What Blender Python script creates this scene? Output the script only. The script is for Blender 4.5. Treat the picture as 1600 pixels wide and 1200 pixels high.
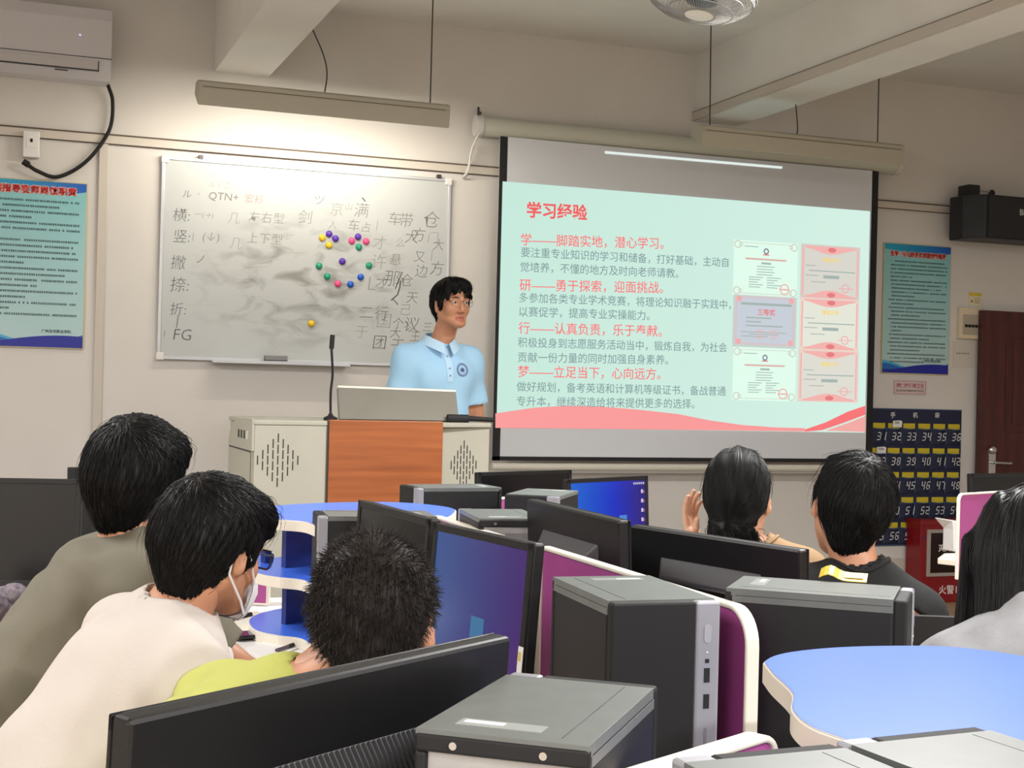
import bpy, math, random
import numpy as np
from mathutils import Matrix, Vector

for o in list(bpy.data.objects):
    bpy.data.objects.remove(o)
scene = bpy.context.scene
C = scene.collection
V = lambda *a: np.array(a, float)

# ------------------------------------------------------------------ camera
YAW, PITCH, ROLL, FPX, CAMH = .3600, .0035, .0254, 2170.0, 1.45
def cam_axes():
    cy, sy, cp, sp = math.cos(YAW), math.sin(YAW), math.cos(PITCH), math.sin(PITCH)
    f = V(sy*cp, cy*cp, sp); r = V(cy, -sy, 0); d = -np.cross(r, f)
    c, s = math.cos(ROLL), math.sin(ROLL)
    r2 = c*r - s*d
    return r2, -np.cross(r2, f), f
CR, CD, CF = cam_axes()
cam_data = bpy.data.cameras.new('camera')
cam = bpy.data.objects.new('camera', cam_data); C.objects.link(cam)
cam_data.sensor_width = 36; cam_data.lens = FPX/1600*36
cam_data.clip_start = .05; cam_data.clip_end = 60
cam.matrix_world = Matrix(((CR[0], -CD[0], -CF[0], 0), (CR[1], -CD[1], -CF[1], 0),
                           (CR[2], -CD[2], -CF[2], CAMH), (0, 0, 0, 1)))
scene.camera = cam
# ------------------------------------------------------------------ world and exposure
world = bpy.data.worlds.new('world'); scene.world = world; world.use_nodes = True
world.node_tree.nodes['Background'].inputs[0].default_value = (.75, .8, .85, 1)
world.node_tree.nodes['Background'].inputs[1].default_value = .3
scene.view_settings.view_transform = 'Standard'; scene.view_settings.look = 'None'
scene.view_settings.exposure = 0; scene.view_settings.gamma = 1
scene.view_settings.use_curve_mapping = False

LE = 157
BOARD_E = 21
ROOM_LAMPS = [(-1.5, 4.2, LE*.8, 'tube lamp over the wide switched-off monitor'), (2.9, 3.9, LE*.8, 'unseen tube lamp added over the black monitor backs'), (1.2, -1.4, LE, 'tube lamp behind the viewer'), (-1.8, -1.4, LE, 'tube lamp behind the viewer, away from the door'), (3.4, .8, LE*.8, 'tube lamp over the large blue shelf'), (6.4, -1.2, LE*.5, 'tube lamp over the rear desks on the door side')]  # unseen lamps; the one over the monitor backs is added to brighten the front wall
# ------------------------------------------------------------------ measuring: a sight line met with a known plane
def sight(u, v): return (u-800)/FPX*CR + (v-600)/FPX*CD + CF
def G(u, v, z=None, y=None, d=None):
    w = sight(u, v)
    t = (z-CAMH)/w[2] if z is not None else (y/w[1] if y is not None else d)
    return w*t + V(0, 0, CAMH)

# ------------------------------------------------------------------ materials
def lin(c):
    c = np.asarray(c, float)/255
    return np.where(c <= .04045, c/12.92, ((c+.055)/1.055)**2.4)
def rgba(c): return tuple(float(x) for x in lin(c)) + (1,)
MATS = {}
def mat(name, col, rough=.5, metal=0, emit=0, var=0, vscale=8, bump=0, bscale=60, spec=.5, stretch=(1, 1, 1), col2=None, sss=0):
    if name in MATS: return MATS[name]
    m = bpy.data.materials.new(name); m.use_nodes = True; nt = m.node_tree; b = nt.nodes['Principled BSDF']
    b.inputs['Base Color'].default_value = rgba(col); b.inputs['Roughness'].default_value = rough
    b.inputs['Metallic'].default_value = metal; b.inputs['Specular IOR Level'].default_value = spec
    if sss:
        b.inputs['Subsurface Weight'].default_value = sss; b.inputs['Subsurface Radius'].default_value = (.012, .005, .003)
    if emit:
        b.inputs['Emission Color'].default_value = rgba(col); b.inputs['Emission Strength'].default_value = emit
        b.inputs['Base Color'].default_value = (.03, .03, .03, 1)
    if var or bump:
        tc = nt.nodes.new('ShaderNodeTexCoord'); mp = nt.nodes.new('ShaderNodeMapping')
        mp.inputs['Scale'].default_value = stretch; nt.links.new(tc.outputs['Object'], mp.inputs[0])
    if var:
        n = nt.nodes.new('ShaderNodeTexNoise'); n.inputs['Scale'].default_value = vscale; n.inputs['Detail'].default_value = 6
        nt.links.new(mp.outputs[0], n.inputs['Vector'])
        r = nt.nodes.new('ShaderNodeValToRGB'); nt.links.new(n.outputs['Fac'], r.inputs[0])
        r.color_ramp.elements[0].position = .3; r.color_ramp.elements[1].position = .7
        c2 = col2 if col2 is not None else np.clip(np.asarray(col)*(1-var), 0, 255)
        r.color_ramp.elements[0].color = rgba(c2); r.color_ramp.elements[1].color = rgba(col)
        nt.links.new(r.outputs[0], b.inputs['Base Color'])
        if emit: nt.links.new(r.outputs[0], b.inputs['Emission Color'])
    if bump:
        n2 = nt.nodes.new('ShaderNodeTexNoise'); n2.inputs['Scale'].default_value = bscale; n2.inputs['Detail'].default_value = 4
        nt.links.new(mp.outputs[0], n2.inputs['Vector'])
        bp = nt.nodes.new('ShaderNodeBump'); bp.inputs['Strength'].default_value = bump; bp.inputs['Distance'].default_value = .01
        nt.links.new(n2.outputs['Fac'], bp.inputs['Height']); nt.links.new(bp.outputs[0], b.inputs['Normal'])
    MATS[name] = m
    return m

def gradient_mat(name, c1, c2, axis='X', lo=0., hi=1., emit=0, rough=.4, base=(8, 8, 10), extra=None):
    if name in MATS: return MATS[name]
    m = bpy.data.materials.new(name); m.use_nodes = True; nt = m.node_tree; b = nt.nodes['Principled BSDF']
    tc = nt.nodes.new('ShaderNodeTexCoord'); sp = nt.nodes.new('ShaderNodeSeparateXYZ'); nt.links.new(tc.outputs['Object'], sp.inputs[0])
    mr = nt.nodes.new('ShaderNodeMapRange'); mr.inputs['From Min'].default_value = lo; mr.inputs['From Max'].default_value = hi
    nt.links.new(sp.outputs[axis], mr.inputs['Value'])
    r = nt.nodes.new('ShaderNodeValToRGB'); nt.links.new(mr.outputs[0], r.inputs[0])
    r.color_ramp.elements[0].color = rgba(c1); r.color_ramp.elements[1].color = rgba(c2)
    for pos, c in (extra or []):
        e = r.color_ramp.elements.new(pos); e.color = rgba(c)
    b.inputs['Roughness'].default_value = rough
    if emit:
        b.inputs['Base Color'].default_value = rgba(base)
        nt.links.new(r.outputs[0], b.inputs['Emission Color']); b.inputs['Emission Strength'].default_value = emit
    else: nt.links.new(r.outputs[0], b.inputs['Base Color'])
    MATS[name] = m
    return m

def wood_mat(name, c1, c2, rough=.35, scale=(1, 1, 1), wscale=3.0, dist=6.0, band='Z', mix=(.55, .5)):
    if name in MATS: return MATS[name]
    m = bpy.data.materials.new(name); m.use_nodes = True; nt = m.node_tree; b = nt.nodes['Principled BSDF']
    tc = nt.nodes.new('ShaderNodeTexCoord'); mp = nt.nodes.new('ShaderNodeMapping'); mp.inputs['Scale'].default_value = scale
    nt.links.new(tc.outputs['Object'], mp.inputs[0])
    w = nt.nodes.new('ShaderNodeTexWave'); w.bands_direction = band; w.inputs['Scale'].default_value = wscale
    w.inputs['Distortion'].default_value = dist; w.inputs['Detail'].default_value = 4; w.inputs['Detail Scale'].default_value = 1.2
    nt.links.new(mp.outputs[0], w.inputs[0])
    n = nt.nodes.new('ShaderNodeTexNoise'); n.inputs['Scale'].default_value = 25; n.inputs['Detail'].default_value = 8
    nt.links.new(mp.outputs[0], n.inputs['Vector'])
    mx = nt.nodes.new('ShaderNodeMath'); mx.operation = 'MULTIPLY_ADD'; mx.inputs[1].default_value = mix[0]
    nt.links.new(w.outputs['Fac'], mx.inputs[0])
    m2 = nt.nodes.new('ShaderNodeMath'); m2.operation = 'MULTIPLY'; m2.inputs[1].default_value = mix[1]; nt.links.new(n.outputs['Fac'], m2.inputs[0])
    nt.links.new(m2.outputs[0], mx.inputs[2])
    r = nt.nodes.new('ShaderNodeValToRGB'); nt.links.new(mx.outputs[0], r.inputs[0])
    r.color_ramp.elements[0].position = .15; r.color_ramp.elements[1].position = .85
    r.color_ramp.elements[0].color = rgba(c1); r.color_ramp.elements[1].color = rgba(c2)
    nt.links.new(r.outputs[0], b.inputs['Base Color']); b.inputs['Roughness'].default_value = rough
    MATS[name] = m
    return m

def dots_mat(name, c1, c2, scale, rough=.5):
    """fine perforated sheet: procedural rows of dots"""
    if name in MATS: return MATS[name]
    m = bpy.data.materials.new(name); m.use_nodes = True; nt = m.node_tree; b = nt.nodes['Principled BSDF']
    tc = nt.nodes.new('ShaderNodeTexCoord'); mp = nt.nodes.new('ShaderNodeMapping')
    mp.inputs['Rotation'].default_value = (0, math.radians(45), 0); nt.links.new(tc.outputs['Object'], mp.inputs[0])
    v = nt.nodes.new('ShaderNodeTexVoronoi'); v.inputs['Scale'].default_value = scale; v.inputs['Randomness'].default_value = 0
    nt.links.new(mp.outputs[0], v.inputs['Vector'])
    r = nt.nodes.new('ShaderNodeValToRGB'); nt.links.new(v.outputs['Distance'], r.inputs[0])
    r.color_ramp.elements[0].position = .32; r.color_ramp.elements[1].position = .42
    r.color_ramp.elements[0].color = rgba(c1); r.color_ramp.elements[1].color = rgba(c2)
    nt.links.new(r.outputs[0], b.inputs['Base Color']); b.inputs['Roughness'].default_value = rough
    MATS[name] = m
    return m

# ------------------------------------------------------------------ mesh building
class B:
    """collects faces with materials and links them as ONE mesh object"""
    def __init__(s): s.v = []; s.f = []; s.m = []; s.mats = []
    def mi(s, m):
        if m not in s.mats: s.mats.append(m)
        return s.mats.index(m)
    def add(s, vs, fs, m):
        o = len(s.v); i = s.mi(m)
        s.v += [tuple(map(float, p)) for p in vs]
        for f in fs: s.f.append(tuple(int(k)+o for k in f)); s.m.append(i)
        return s
    def box(s, c, size, m, R=None):
        c = V(*c); h = V(*size)/2; R = np.eye(3) if R is None else R
        vs = [c + R@(h*V(i, j, k)) for k in (-1, 1) for j in (-1, 1) for i in (-1, 1)]
        return s.add(vs, [(0, 2, 3, 1), (4, 5, 7, 6), (0, 1, 5, 4), (2, 6, 7, 3), (0, 4, 6, 2), (1, 3, 7, 5)], m)
    def rng(s, lo, hi, m):
        lo = V(*lo); hi = V(*hi); return s.box((lo+hi)/2, hi-lo, m)
    def prism(s, poly, z0, z1, m, side=None, T=None):
        """poly in the local xy plane, extruded z0..z1; T maps local (x,y,z) to place"""
        n = len(poly); T = T or (lambda p: p)
        a = sum(poly[i][0]*poly[(i+1) % n][1]-poly[(i+1) % n][0]*poly[i][1] for i in range(n))
        if a < 0: poly = poly[::-1]
        vs = [T(V(x, y, z0)) for x, y in poly] + [T(V(x, y, z1)) for x, y in poly]
        s.add(vs, [tuple(range(n))[::-1], tuple(range(n, 2*n))], m)
        o = len(s.v)-2*n; i = s.mi(side or m)
        for k in range(n):
            s.f.append((o+k, o+(k+1) % n, o+n+(k+1) % n, o+n+k)); s.m.append(i)
        return s
    def ring(s, pts, m, closed=True):
        """pts: list of rings (equal length) lofted together, capped"""
        n = len(pts[0]); vs = [p for r in pts for p in r]; fs = []
        for i in range(len(pts)-1):
            for k in range(n):
                a, b = i*n+k, i*n+(k+1) % n
                fs.append((a, b, b+n, a+n))
        if closed: fs += [tuple(range(n))[::-1], tuple(range((len(pts)-1)*n, len(pts)*n))]
        return s.add(vs, fs, m)
    def tube(s, path, r, m, seg=8):
        path = [V(*p) for p in path]; rs = r if hasattr(r, '__len__') else [r]*len(path); rings = []; u = None
        for i, p in enumerate(path):
            t = path[min(i+1, len(path)-1)]-path[max(i-1, 0)]; t = t/(np.linalg.norm(t)+1e-9)
            if u is None:
                u = np.cross(t, V(0, 0, 1)) if abs(t[2]) < .9 else np.cross(t, V(1, 0, 0))
            u = u-t*(u@t); u = u/(np.linalg.norm(u)+1e-9); w = np.cross(t, u)
            rings.append([p+rs[i]*(math.cos(2*math.pi*k/seg)*u+math.sin(2*math.pi*k/seg)*w) for k in range(seg)])
        return s.ring(rings, m)
    def cyl(s, a, b, r, m, seg=16, r2=None): return s.tube([a, b], [r, r if r2 is None else r2], m, seg)
    def lathe(s, prof, c, m, seg=24, R=None):
        R = np.eye(3) if R is None else R; c = V(*c)
        return s.ring([[c+R@V(r*math.cos(2*math.pi*k/seg), r*math.sin(2*math.pi*k/seg), z) for k in range(seg)] for r, z in prof], m)
    def ball(s, c, r, m, seg=12, n=8):
        r = V(*r) if hasattr(r, '__len__') else V(r, r, r); c = V(*c)
        return s.ring([[c+r*V(max(math.sin(math.pi*i/n), .01)*math.cos(2*math.pi*k/seg), max(math.sin(math.pi*i/n), .01)*math.sin(2*math.pi*k/seg), -math.cos(math.pi*i/n)) for k in range(seg)] for i in range(n+1)], m)
    def build(s, name, parent=None, bevel=0, smooth=False, at=None, rz=0, seg=2):
        me = bpy.data.meshes.new(name)
        me.from_pydata(s.v, [], s.f)
        for m in s.mats: me.materials.append(m)
        me.polygons.foreach_set('material_index', s.m)
        if smooth: me.polygons.foreach_set('use_smooth', [True]*len(s.f))
        me.update()
        o = bpy.data.objects.new(name, me); C.objects.link(o)
        if parent is not None: o.parent = parent
        if at is not None: o.location = tuple(map(float, at))
        if rz: o.rotation_euler = (0, 0, rz)
        if bevel:
            md = o.modifiers.new('edge', 'BEVEL'); md.width = bevel; md.segments = seg; md.limit_method = 'ANGLE'; md.angle_limit = math.radians(40)
        if smooth and bevel == 0 and hasattr(me, 'set_sharp_from_angle'):
            me.set_sharp_from_angle(angle=math.radians(45))
        return o

def tag(o, label, cat, group=None):
    o['label'] = label; o['category'] = cat
    if group: o['group'] = group
    return o
def thing(name, label, cat, loc=(0, 0, 0), rz=0, group=None):
    o = bpy.data.objects.new(name, None); C.objects.link(o); o.empty_display_size = .05
    o.location = tuple(map(float, loc)); o.rotation_euler = (0, 0, rz)
    return tag(o, label, cat, group)
def struct(o): o['kind'] = 'structure'; return o
def dup(root, loc, rz, label, group=None):
    r = root.copy(); C.objects.link(r); r.location = tuple(map(float, loc)); r.rotation_euler = (0, 0, rz); r['label'] = label
    if group: r['group'] = group
    for ch in list(root.children):
        c = ch.copy(); C.objects.link(c); c.parent = r
        for g in list(ch.children):
            d = g.copy(); C.objects.link(d); d.parent = c
    return r
def rot(ax, deg):
    a = math.radians(deg); c, s = math.cos(a), math.sin(a)
    return {'x': np.array([[1, 0, 0], [0, c, -s], [0, s, c]]), 'y': np.array([[c, 0, s], [0, 1, 0], [-s, 0, c]]),
            'z': np.array([[c, -s, 0], [s, c, 0], [0, 0, 1]])}[ax]
def spline(pts, n=8):
    """Catmull-Rom through the points"""
    P = [V(*p) for p in pts]; P = [2*P[0]-P[1]]+P+[2*P[-1]-P[-2]]; out = []
    for i in range(1, len(P)-2):
        for k in range(n):
            t = k/n
            out.append(.5*((2*P[i])+(P[i+1]-P[i-1])*t+(2*P[i-1]-5*P[i]+4*P[i+1]-P[i+2])*t*t+(3*P[i]-P[i-1]-3*P[i+1]+P[i+2])*t**3))
    return out+[P[-2]]
def rrect(w, h, r, n=5, cx=0, cy=0):
    out = []
    for sx, sy, a0 in ((1, 1, 0), (-1, 1, 90), (-1, -1, 180), (1, -1, 270)):
        for k in range(n+1):
            a = math.radians(a0+90*k/n); out.append((cx+sx*(w/2-r)+r*math.cos(a), cy+sy*(h/2-r)+r*math.sin(a)))
    return out

# ------------------------------------------------------------------ writing
_TX = {}
def glyphs(body, weight=0., shear=0.):
    k = (body, weight, shear)
    if k not in _TX:
        c = bpy.data.curves.new('writing', 'FONT'); c.body = body; c.size = 1; c.offset = weight; c.shear = shear; c.resolution_u = 2
        o = bpy.data.objects.new('writing', c); C.objects.link(o)
        dg = bpy.context.evaluated_depsgraph_get(); me = bpy.data.meshes.new_from_object(o.evaluated_get(dg))
        v = np.array([q.co[:2] for q in me.vertices]) if len(me.vertices) else np.zeros((0, 2))
        f = [tuple(p.vertices) for p in me.polygons]
        bpy.data.objects.remove(o); bpy.data.curves.remove(c); bpy.data.meshes.remove(me)
        _TX[k] = (v, f)
    return _TX[k]
def write(b, body, p0, p1, m, nrm=(0, -1, 0), weight=0., lift=0., height=None, shear=0.):
    """lays writing on a flat surface: ink from p0 to p1 along its base; height overrides the natural one"""
    v, f = glyphs(body, weight, shear)
    if not len(v): return
    p0 = V(*p0); p1 = V(*p1); L = np.linalg.norm(p1-p0); x = (p1-p0)/L; n = V(*nrm); y = np.cross(n, x)
    lo = v.min(0); hi = v.max(0); s = L/(hi[0]-lo[0]); sy = height/(hi[1]-lo[1]) if height else s
    b.add([p0+x*(q[0]-lo[0])*s+y*(q[1]-lo[1])*sy+n*lift for q in v], f, m)
def pix_write(b, body, a, c, plane_y, m, weight=0., height=None, lift=0.):
    p0 = G(*a, y=plane_y); p1 = G(*c, y=plane_y)
    write(b, body, p0, p1, m, weight=weight, height=height, lift=lift)
rnd = random.Random(4)
def scribble(b, x0, x1, z, h, y, m, x=None):
    """a line of print too small to read: little square marks with gaps"""
    x = x0; k = 0
    while x < x1-h*.6:
        if rnd.random() < .07: x += h*.9; continue
        w = h*rnd.uniform(.72, .95); t = h*.16
        for j in range(3):
            zz = z+h*(.1+.36*j)
            b.rng((x, y-.0004, zz), (x+w, y, zz+t), m)
        xx = x+w*rnd.uniform(.1, .8)
        b.rng((xx, y-.0004, z), (xx+t, y, z+h), m)
        x += h*1.06
SEG = {'0': 'abcdef', '1': 'bc', '2': 'abged', '3': 'abgcd', '4': 'fgbc', '5': 'afgcd', '6': 'afgedc', '7': 'abc', '8': 'abcdefg', '9': 'abcdfg'}
def digits(b, txt, x, z, h, y, m):
    w = h*.52; t = h*.13; sh = .18
    for ch in txt:
        for sgm in SEG[ch]:
            X0, X1, Z0, Z1 = {'a': (0, w, h-t, h), 'd': (0, w, 0, t), 'g': (0, w, h/2-t/2, h/2+t/2), 'b': (w-t, w, h/2, h), 'c': (w-t, w, 0, h/2), 'f': (0, t, h/2, h), 'e': (0, t, 0, h/2)}[sgm]
            b.add([(x+X0+sh*Z0, y, z+Z0), (x+X1+sh*Z0, y, z+Z0), (x+X1+sh*Z1, y, z+Z1), (x+X0+sh*Z1, y, z+Z1)], [(0, 1, 2, 3)], m)
        x += w*1.42
# ================================================================== materials of the place
WALL = mat('painted_plaster', (217, 213, 208), .85, var=.04, vscale=1.5, bump=.03, bscale=90)
CEIL = mat('ceiling_paint', (232, 231, 226), .9, var=.04, vscale=2)
TRIM = mat('white_trunking', (200, 192, 182), .55)
TRIMDARK = mat('trunking_dark', (96, 84, 74), .8)
GREYW = mat('grey_white_plastic', (214, 212, 210), .35, var=.03, vscale=3)
LAMPG = mat('lamp_grey_enamel', (176, 172, 156), .45)
BLK = mat('black_plastic', (12, 12, 14), .45, var=.15, vscale=40)
BLKG = mat('black_gloss', (14, 15, 17), .12)
BLKM = mat('black_matte', (17, 17, 19), .7)
DGREY = mat('dark_grey_plastic', (52, 53, 54), .4)
CASE = mat('tower_top_lit', (106, 110, 108), .36, var=.06, vscale=30)  # light falling on the tower tops is put into this paler colour
CASEBLK = mat('tower_black_side', (12, 13, 15), .5, var=.1, vscale=20)
SILV = mat('silver_strip', (160, 160, 168), .4, .35)
STEEL = mat('galvanised_plate', (176, 174, 172), .4, .3, var=.08, vscale=40)
CHROME = mat('chrome', (205, 205, 205), .18, .9)
WHITE = mat('white_laminate', (226, 224, 222), .35)
CREAM = mat('cream_edging', (228, 220, 206), .5)
BLUE = mat('blue_laminate', (70, 118, 238), .3, var=.03, vscale=4)
NAVY = mat('blue_panel', (26, 52, 122), .4)
PURP = mat('magenta_panel', (168, 74, 142), .5, var=.05, vscale=6)
PAPER = mat('white_paper', (232, 230, 226), .7)

# ================================================================== the setting
D = 8.4; CZ = 3.745
XL, XR, YB = -3.2, 9.6, -4.2
b = B(); b.rng((XL, D, 0), (XR, D+.15, CZ+.1), WALL); struct(b.build('wall_front'))
b = B(); b.rng((XL-.15, YB, 0), (XL, D+.15, CZ+.1), WALL); struct(b.build('wall_left'))
b = B(); b.rng((XR, YB, 0), (XR+.15, D+.15, CZ+.1), WALL); struct(b.build('wall_right'))
b = B(); b.rng((XL, YB-.15, 0), (XR, YB, CZ+.1), WALL); struct(b.build('wall_back'))
b = B(); b.rng((XL, YB, CZ), (XR, D+.15, CZ+.15), CEIL); struct(b.build('ceiling'))
FLOOR = wood_mat('floor_planks', (150, 128, 100), (188, 166, 136), .35, (1, 6, 1), 1.2, 4, 'Y')
b = B(); b.rng((XL, YB, -.1), (XR, D+.15, 0), FLOOR); struct(b.build('floor'))
PLAT = mat('platform_board', (150, 140, 126), .6, var=.08)
b = B(); b.rng((-.6, 5.55, 0), (4.6, D, .2), PLAT); struct(b.build('platform'))
for x0, x1, z0 in ((1.213, 1.537, 3.3), (4.436, 4.76, 3.293), (7.7, 8.02, 3.293), (-2.1, -1.78, 3.3)):
    b = B(); b.rng((x0, YB, z0), (x1, D, CZ), CEIL); struct(b.build('ceiling_beam'))
b = B(); b.rng((4.414, YB, 3.297), (4.436, D, 3.352), TRIM); b.rng((4.418, YB, 3.352), (4.436, D, 3.358), TRIMDARK); o = struct(b.build('trim_1'))
# trunking along the front wall, with dark strips along its top and bottom
b = B(); b.rng((XL, D-.022, 2.815), (8.2, D, 2.862), TRIM); b.rng((XL, D-.026, 2.862), (8.2, D, 2.871), TRIMDARK); b.rng((XL, D-.0235, 2.812), (8.2, D, 2.8155), TRIMDARK)
struct(b.build('trim_2'))
b = B(); b.rng((.566, D-.02, .0), (.612, D, 2.812), TRIM); struct(b.build('trim_3'))
b = B(); b.rng((XL, D-.012, .2), (6.78, D, .3), TRIM); struct(b.build('baseboard_front'))
# door
DOOR = wood_mat('door_wood', (52, 20, 21), (92, 40, 38), .38, (2.2, 2.2, .22), 1.2, 5, 'X', mix=(.2, .85))
dr = thing('door_1', 'dark red wooden door with a lever handle beside the phone pocket chart', 'door', (6.8, D-.09, 0)); struct(dr)
b = B(); b.rng((0, 0, .01), (1.0, .05, 2.115), DOOR)
for z0, z1 in ((1.22, 1.92), (.25, .95)): b.rng((.22, -.006, z0), (.8, 0, z1), DOOR); b.rng((.28, -.012, z0+.06), (.74, -.006, z1-.06), DOOR)
b.build('door_leaf', dr, bevel=.003)
b = B(); b.rng((.075, -.012, .88), (.135, 0, 1.10), CHROME)
b.cyl((.105, -.012, 1.0), (.105, -.055, 1.0), .011, CHROME); b.tube([(.105, -.05, 1.0), (.17, -.055, .998), (.245, -.052, .995)], .010, CHROME)
b.ball((.105, -.02, 1.09), (.032, .016, .03), CHROME)
b.build('door_handle', dr, smooth=True)

# ------------------------------------------------------------------ air conditioner
ac = thing('air_conditioner', 'white wall air conditioner above the blue duty poster', 'air conditioner', (.1, D, 3.145))
b = B()
prof = [(0, 0), (-.15, 0.0), (-.205, .035), (-.215, .10), (-.215, .33), (-.19, .40), (-.02, .42), (0, .42)]
b.ring([[V(x, y, z) for y, z in prof] for x in (-.55, .505)], mat('ac_plastic', (206, 204, 208), .16))
b.build('body', ac, bevel=.006)
b = B(); b.rng((-.548, -.2175, .113), (.505, -.214, .117), DGREY); b.rng((-.52, -.222, .045), (.43, -.19, .098), mat('ac_louver', (196, 193, 194), .35)); b.rng((-.52, -.2235, .040), (.435, -.19, .046), DGREY); b.rng((.432, -.2225, .04), (.436, -.19, .098), DGREY)
b.build('louver', ac)
b = B(); b.ball((.33, -.2165, .235), (.006, .003, .006), mat('ac_led', (200, 190, 255), .3, emit=1.2)); b.build('indicator_light', ac)
b = B(); b.rng((.2, -.209, .028), (.27, -.2, .033), DGREY); b.build('badge', ac)
b = B(); b.tube(spline([G(169, 133, y=D-.1), G(176, 160, y=D-.05), G(170, 205, y=D-.045), G(135, 252, y=D-.045), G(92, 276, y=D-.045), G(60, 268, y=D-.045), G(36, 252, y=D-.045)]), .011, BLKM); b.cyl(G(36, 252, y=D-.045), G(45, 258, y=D-.045), .018, BLKM)
tag(b.build('power_cable', smooth=True), 'thick black cable drooping from the air conditioner to the wall socket', 'cable')
sk = thing('wall_socket', 'white surface-mounted socket box hanging below the trunking', 'socket', G(48, 248, y=D))
b = B(); b.rng((-.045, -.06, 0), (.045, 0, .15), WHITE); b.build('box', sk, bevel=.006)
b = B(); b.rng((-.028, -.063, .055), (.028, -.06, .135), WHITE); b.build('faceplate', sk, bevel=.002)
b = B(); b.rng((-.007, -.0655, .085), (.007, -.0625, .105), BLKM); b.build('switch', sk)

# ------------------------------------------------------------------ posters
PTEAL = gradient_mat('poster_teal', (176, 206, 208), (132, 196, 200), 'Z', .05, .9, rough=.3)
PBLUE = gradient_mat('poster_blue_top', (22, 160, 196), (18, 84, 186), 'X', .05, .58, rough=.3)
PDEEP = mat('poster_deep_blue', (16, 30, 150), .35); PCYAN = mat('poster_cyan', (70, 170, 210), .35)
PRED = mat('poster_red', (214, 52, 44), .5); PPINK = mat('poster_red_halo', (244, 214, 208), .5); PINK = mat('poster_ink', (34, 62, 66), .6)
def poster(x, z, w, h, label, title, ta, tb, rows, lh, foot):
    t = thing('poster', label, 'poster', (x, D-.002, z))
    b = B(); b.rng((0, -.012, 0), (w, 0, h), mat('poster_edge', (196, 186, 140), .4)); b.rng((.006, -.0132, .006), (w-.006, -.0118, h-.006), PTEAL); b.build('board', t)
    b = B(); n = 24; y = -.0138
    top = [(.006+(w-.012)*i/n, h-.045-.028*math.sin(math.pi*.55*i/n)+.02*(i/n)**6) for i in range(n+1)]
    b.add([V(a, y, c) for a, c in top]+[V(w-.006, y, h-.006), V(.006, y, h-.006)], [tuple(range(n+3))], PBLUE)
    c1 = [(.006+(w-.012)*i/n, .05+.035*math.cos(math.pi*1.6*(i/n)+.2)+.012) for i in range(n+1)]
    c2 = [(p, q-.02+.022*(k/n)) for k, (p, q) in enumerate(c1)]
    c3 = [(p, .03+.045*math.sin(max(0, k/n-.15)*math.pi*.75)**1.0) for k, (p, q) in enumerate(c1)]
    b.build('header_band', t); b = B()
    b.add([V(.006, y, .006), V(w-.006, y, .006)]+[V(p, y, q) for p, q in c1[::-1]], [tuple(range(n+3))], PCYAN)
    b.build('wave_band', t); b = B()
    b.add([V(.006, y-.0006, .006), V(w-.006, y-.0006, .006)]+[V(p, y-.0006, max(.012, q)) for p, q in c2[::-1]], [tuple(range(n+3))], mat('poster_mid_blue', (30, 100, 180), .35))
    b.build('wave_band', t); b = B()
    b.add([V(.006, y-.0012, .006), V(w-.006, y-.0012, .006)]+[V(p, y-.0012, q) for p, q in c3[::-1]], [tuple(range(n+3))], PDEEP)
    b.build('wave_band', t)
    b = B()
    for dx, dz in ((-.003, 0), (.003, 0), (0, .003), (0, -.003)):
        write(b, title, (ta[0]+dx, y-.001, ta[1]+dz), (tb[0]+dx, y-.001, tb[1]+dz), PPINK, weight=.028, height=ta[2])
    write(b, title, (ta[0], y-.0018, ta[1]), (tb[0], y-.0018, tb[1]), PRED, weight=.012, height=ta[2])
    b.build('title', t)
    b = B()
    zz = ta[1]-lh*1.35
    for (i0, i1) in rows:
        if i1 > i0: scribble(b, w*i0, w*i1, zz, lh*.36, y-.001, PINK)
        zz -= lh
    write(b, foot, (w*.60, y-.001, .088), (w*.88, y-.001, .088), PINK, weight=.02)
    b.build('printed_text', t)
    return t
rowsA = [(.06, .93), (.06, .74), (.06, .93), (.06, .5), (.06, .93), (.06, .93), (0, 0), (.06, .93), (.06, .88), (.06, .92), (.06, .93), (.06, .42), (.06, .93), (.06, .82), (.06, .93), (.06, .55), (.06, .93), (.06, .44), (.06, .93), (.06, .3), (.06, .93)]
poster(-.075, 1.615, .58, .96, 'blue and teal duty poster with red heading under the wall socket', '实训指导教师岗位职责', (-.0+.015, .878, .05), (.52, .878), rowsA, .0325, '广州东华职业学院')
rowsB = [(.16, .9), (.1, .94), (.1, .94), (.1, .94), (.1, .42), (.1, .94), (.12, .94), (.12, .85), (.12, .94), (.12, .46), (.08, .94), (.12, .46), (.08, .92), (.12, .94), (.12, .55), (.08, .94), (.12, .94), (.12, .94), (.12, .3), (.08, .94), (.12, .7), (.08, .94), (.12, .94), (.12, .55), (.08, .94), (.12, .94), (.12, .65)]
poster(5.98, 1.63, .585, .94, 'blue and teal notice poster with red heading between the projection screen and door', '教学一体化综合实训室操作规范', (.055, .842, .042), (.535, .842), rowsB, .0278, '广州东华职业学院')

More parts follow.
